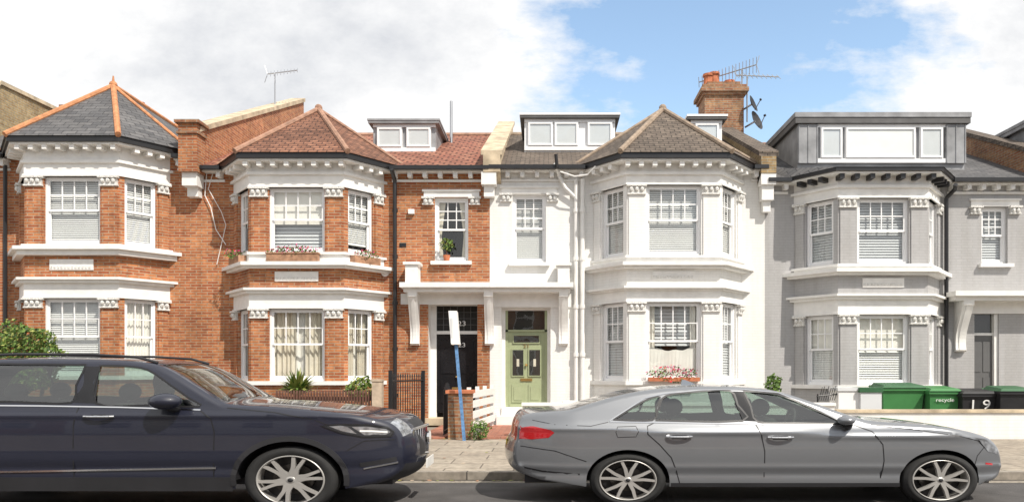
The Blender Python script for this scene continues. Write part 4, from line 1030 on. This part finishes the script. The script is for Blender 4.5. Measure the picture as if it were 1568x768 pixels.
S.surf('headlight',[S.c(p) for p in ((538,653),(560,653),(588,657.5),(594,662),(588,666),(557,666))],[],'lamp',.008,.05,edge=False)
S.surf('turn_lamp',[S.c(p) for p in ((504,652),(522,651),(532,653),(546,664),(524,659.5))],[],'lamp',.008,.05,edge=False)
R('headlight_frame',hl,.014,'black',.008,closed=True)
R('headlight_bar',[(550,659.5),(568,660),(590,662)],.02,'white',.011)
R('fog_surround',[(550,712),(580,708),(603,704)],.05,'plastic',.006);R('fog_trim',[(555,718),(605,710)],.015,'chrome',.012)
handle(S,152,637,'chrome',.34);handle(S,-35,637,'chrome',.34);mirror(S,234,284,601,626,'paint_navy',.26)
for w in (-100,443): S.wheel(w,735,72,51.5,6,.74,'wide')
G=S.T['grille'];xf=S.xf+.10
for i in range(15):
    y=S.Yc-.42+.84*i/14;zz=abs(i-7)/7;G.cyl((xf+.05-.09*zz*zz,y,.62),(xf+.03-.09*zz*zz,y,.90),.010,'chrome',6)
G.tube([(xf+.05-.10,S.Yc-.46,.90),(xf+.06,S.Yc,.93),(xf+.05-.10,S.Yc+.46,.90),(xf+.05-.10,S.Yc+.44,.62),(xf+.06,S.Yc,.58),(xf+.05-.10,S.Yc-.44,.62),(xf+.05-.10,S.Yc-.46,.90)],.018,'chrome',8)
G.cyl((xf+.06,S.Yc,.77),(xf+.09,S.Yc,.77),.085,'chrome',20);S.T['number_plate'].box(xf+.08,xf+.095,S.Yc-.26,S.Yc+.26,.42,.53,'plate')
for sd in (-1,1):
    y=S.Yc+sd*.68;P=[(X(-110,D_),y,1.71),(X(-90,D_),y,1.775),(X(0,D_),y,1.80),(X(120,D_),y,1.795),(X(190,D_),y,1.765),(X(222,D_),y,1.70)]
    S.T['roof_rails'].tube(P,.016,'plastic',8)
S.T['steering_wheel'].tube([(X(262,D_)+.05*math.sin(t),S.Yc+.42+.19*math.cos(t),1.08+.18*math.sin(t)) for t in [i*2*math.pi/20 for i in range(21)]],.02,'seat')
S.T['dashboard'].box(X(262,D_),X(335,D_),S.Yc-.75,S.Yc+.75,.5,1.05,'seat')
S.finish()
# ---------------------------------------------------------------- world
w=bpy.data.worlds.new('World');sc.world=w;w.use_nodes=True;n=w.node_tree
for q in list(n.nodes): n.nodes.remove(q)
el=math.radians(49);az=math.radians(40)
sun_dir=Vector((math.sin(az)*math.cos(el),-math.cos(az)*math.cos(el),math.sin(el)))
out=mk(n,'ShaderNodeOutputWorld');bg=mk(n,'ShaderNodeBackground');bg.inputs[1].default_value=.13
sky=mk(n,'ShaderNodeTexSky');sky.sky_type='NISHITA';sky.sun_disc=False;sky.sun_elevation=el;sky.sun_rotation=math.pi-az
L=n.links.new
tc=mk(n,'ShaderNodeTexCoord');sp=mk(n,'ShaderNodeSeparateXYZ');L(tc.outputs['Generated'],sp.inputs[0])
def ma(op,a,b=None,clamp=False):
    o=mk(n,'ShaderNodeMath',operation=op);o.use_clamp=clamp
    for i,v in enumerate((a,b)):
        if v is None: continue
        if isinstance(v,(int,float)): o.inputs[i].default_value=v
        else: L(v,o.inputs[i])
    return o.outputs[0]
ay=ma('MAXIMUM',ma('ABSOLUTE',sp.outputs['Y']),.12)
u=ma('DIVIDE',sp.outputs['X'],ay);v=ma('DIVIDE',sp.outputs['Z'],ay)
cb=mk(n,'ShaderNodeCombineXYZ');L(u,cb.inputs[0]);L(v,cb.inputs[1])
def noise(s,det,off,sc_=(1,1.5,1)):
    mp=mk(n,'ShaderNodeMapping');mp.inputs['Location'].default_value=off;mp.inputs['Scale'].default_value=sc_;L(cb.outputs[0],mp.inputs[0])
    no=mk(n,'ShaderNodeTexNoise');no.inputs['Scale'].default_value=s;no.inputs['Detail'].default_value=det;no.inputs['Roughness'].default_value=.62;L(mp.outputs[0],no.inputs[0]);return no.outputs['Fac']
n1=noise(3.2,10,(3.1,1.7,0));n2=noise(2.6,7,(9.,4.,2.));n3=noise(6.,9,(1,6.,5.),(1,2.2,1))
du=ma('DIVIDE',ma('SUBTRACT',u,.23),.25);dv=ma('DIVIDE',ma('SUBTRACT',v,.42),.21)
dist=ma('SQRT',ma('ADD',ma('MULTIPLY',du,du),ma('MULTIPLY',dv,dv)))
cl=ma('ADD',ma('MULTIPLY',ma('SUBTRACT',dist,.98),1.6),ma('MULTIPLY',ma('SUBTRACT',n1,.47),3.2))
cl=ma('ADD',cl,ma('MULTIPLY',ma('SUBTRACT',n3,.455),3.4))
cl=ma('MULTIPLY',ma('ADD',cl,.40),1.1,True)
cr_=ramp(n,n2,.38,(5.7,5.85,6.15,1),.55,(8.0,8.0,8.0,1))
mx=mk(n,'ShaderNodeMix',data_type='RGBA');L(cl,mx.inputs[0])
sb=mk(n,'ShaderNodeMix',data_type='RGBA',blend_type='MULTIPLY');sb.inputs[0].default_value=1;L(sky.outputs[0],sb.inputs[6]);sb.inputs[7].default_value=(2.2,2.15,1.95,1)
L(sb.outputs[2],mx.inputs[6]);L(cr_.outputs[0],mx.inputs[7]);L(mx.outputs[2],bg.inputs[0]);L(bg.outputs[0],out.inputs[0])
li=bpy.data.lights.new('sun','SUN');li.energy=5.0;li.angle=math.radians(.5);li.color=(1,.935,.84)
lo=bpy.data.objects.new('sun',li);sc.collection.objects.link(lo);lo.rotation_euler=sun_dir.to_track_quat('Z','Y').to_euler()
# ---------------------------------------------------------------- camera
cam=bpy.data.cameras.new('camera');co=bpy.data.objects.new('camera',cam);sc.collection.objects.link(co);sc.camera=co
co.location=(0,0,CH);co.rotation_euler=(math.pi/2,0,0);cam.sensor_width=36;cam.lens=36*F/1568;cam.shift_x=-(VX-784)/1568;cam.shift_y=184/1568;cam.clip_end=1500
sc.view_settings.view_transform='Standard';sc.view_settings.look='None';sc.view_settings.exposure=0
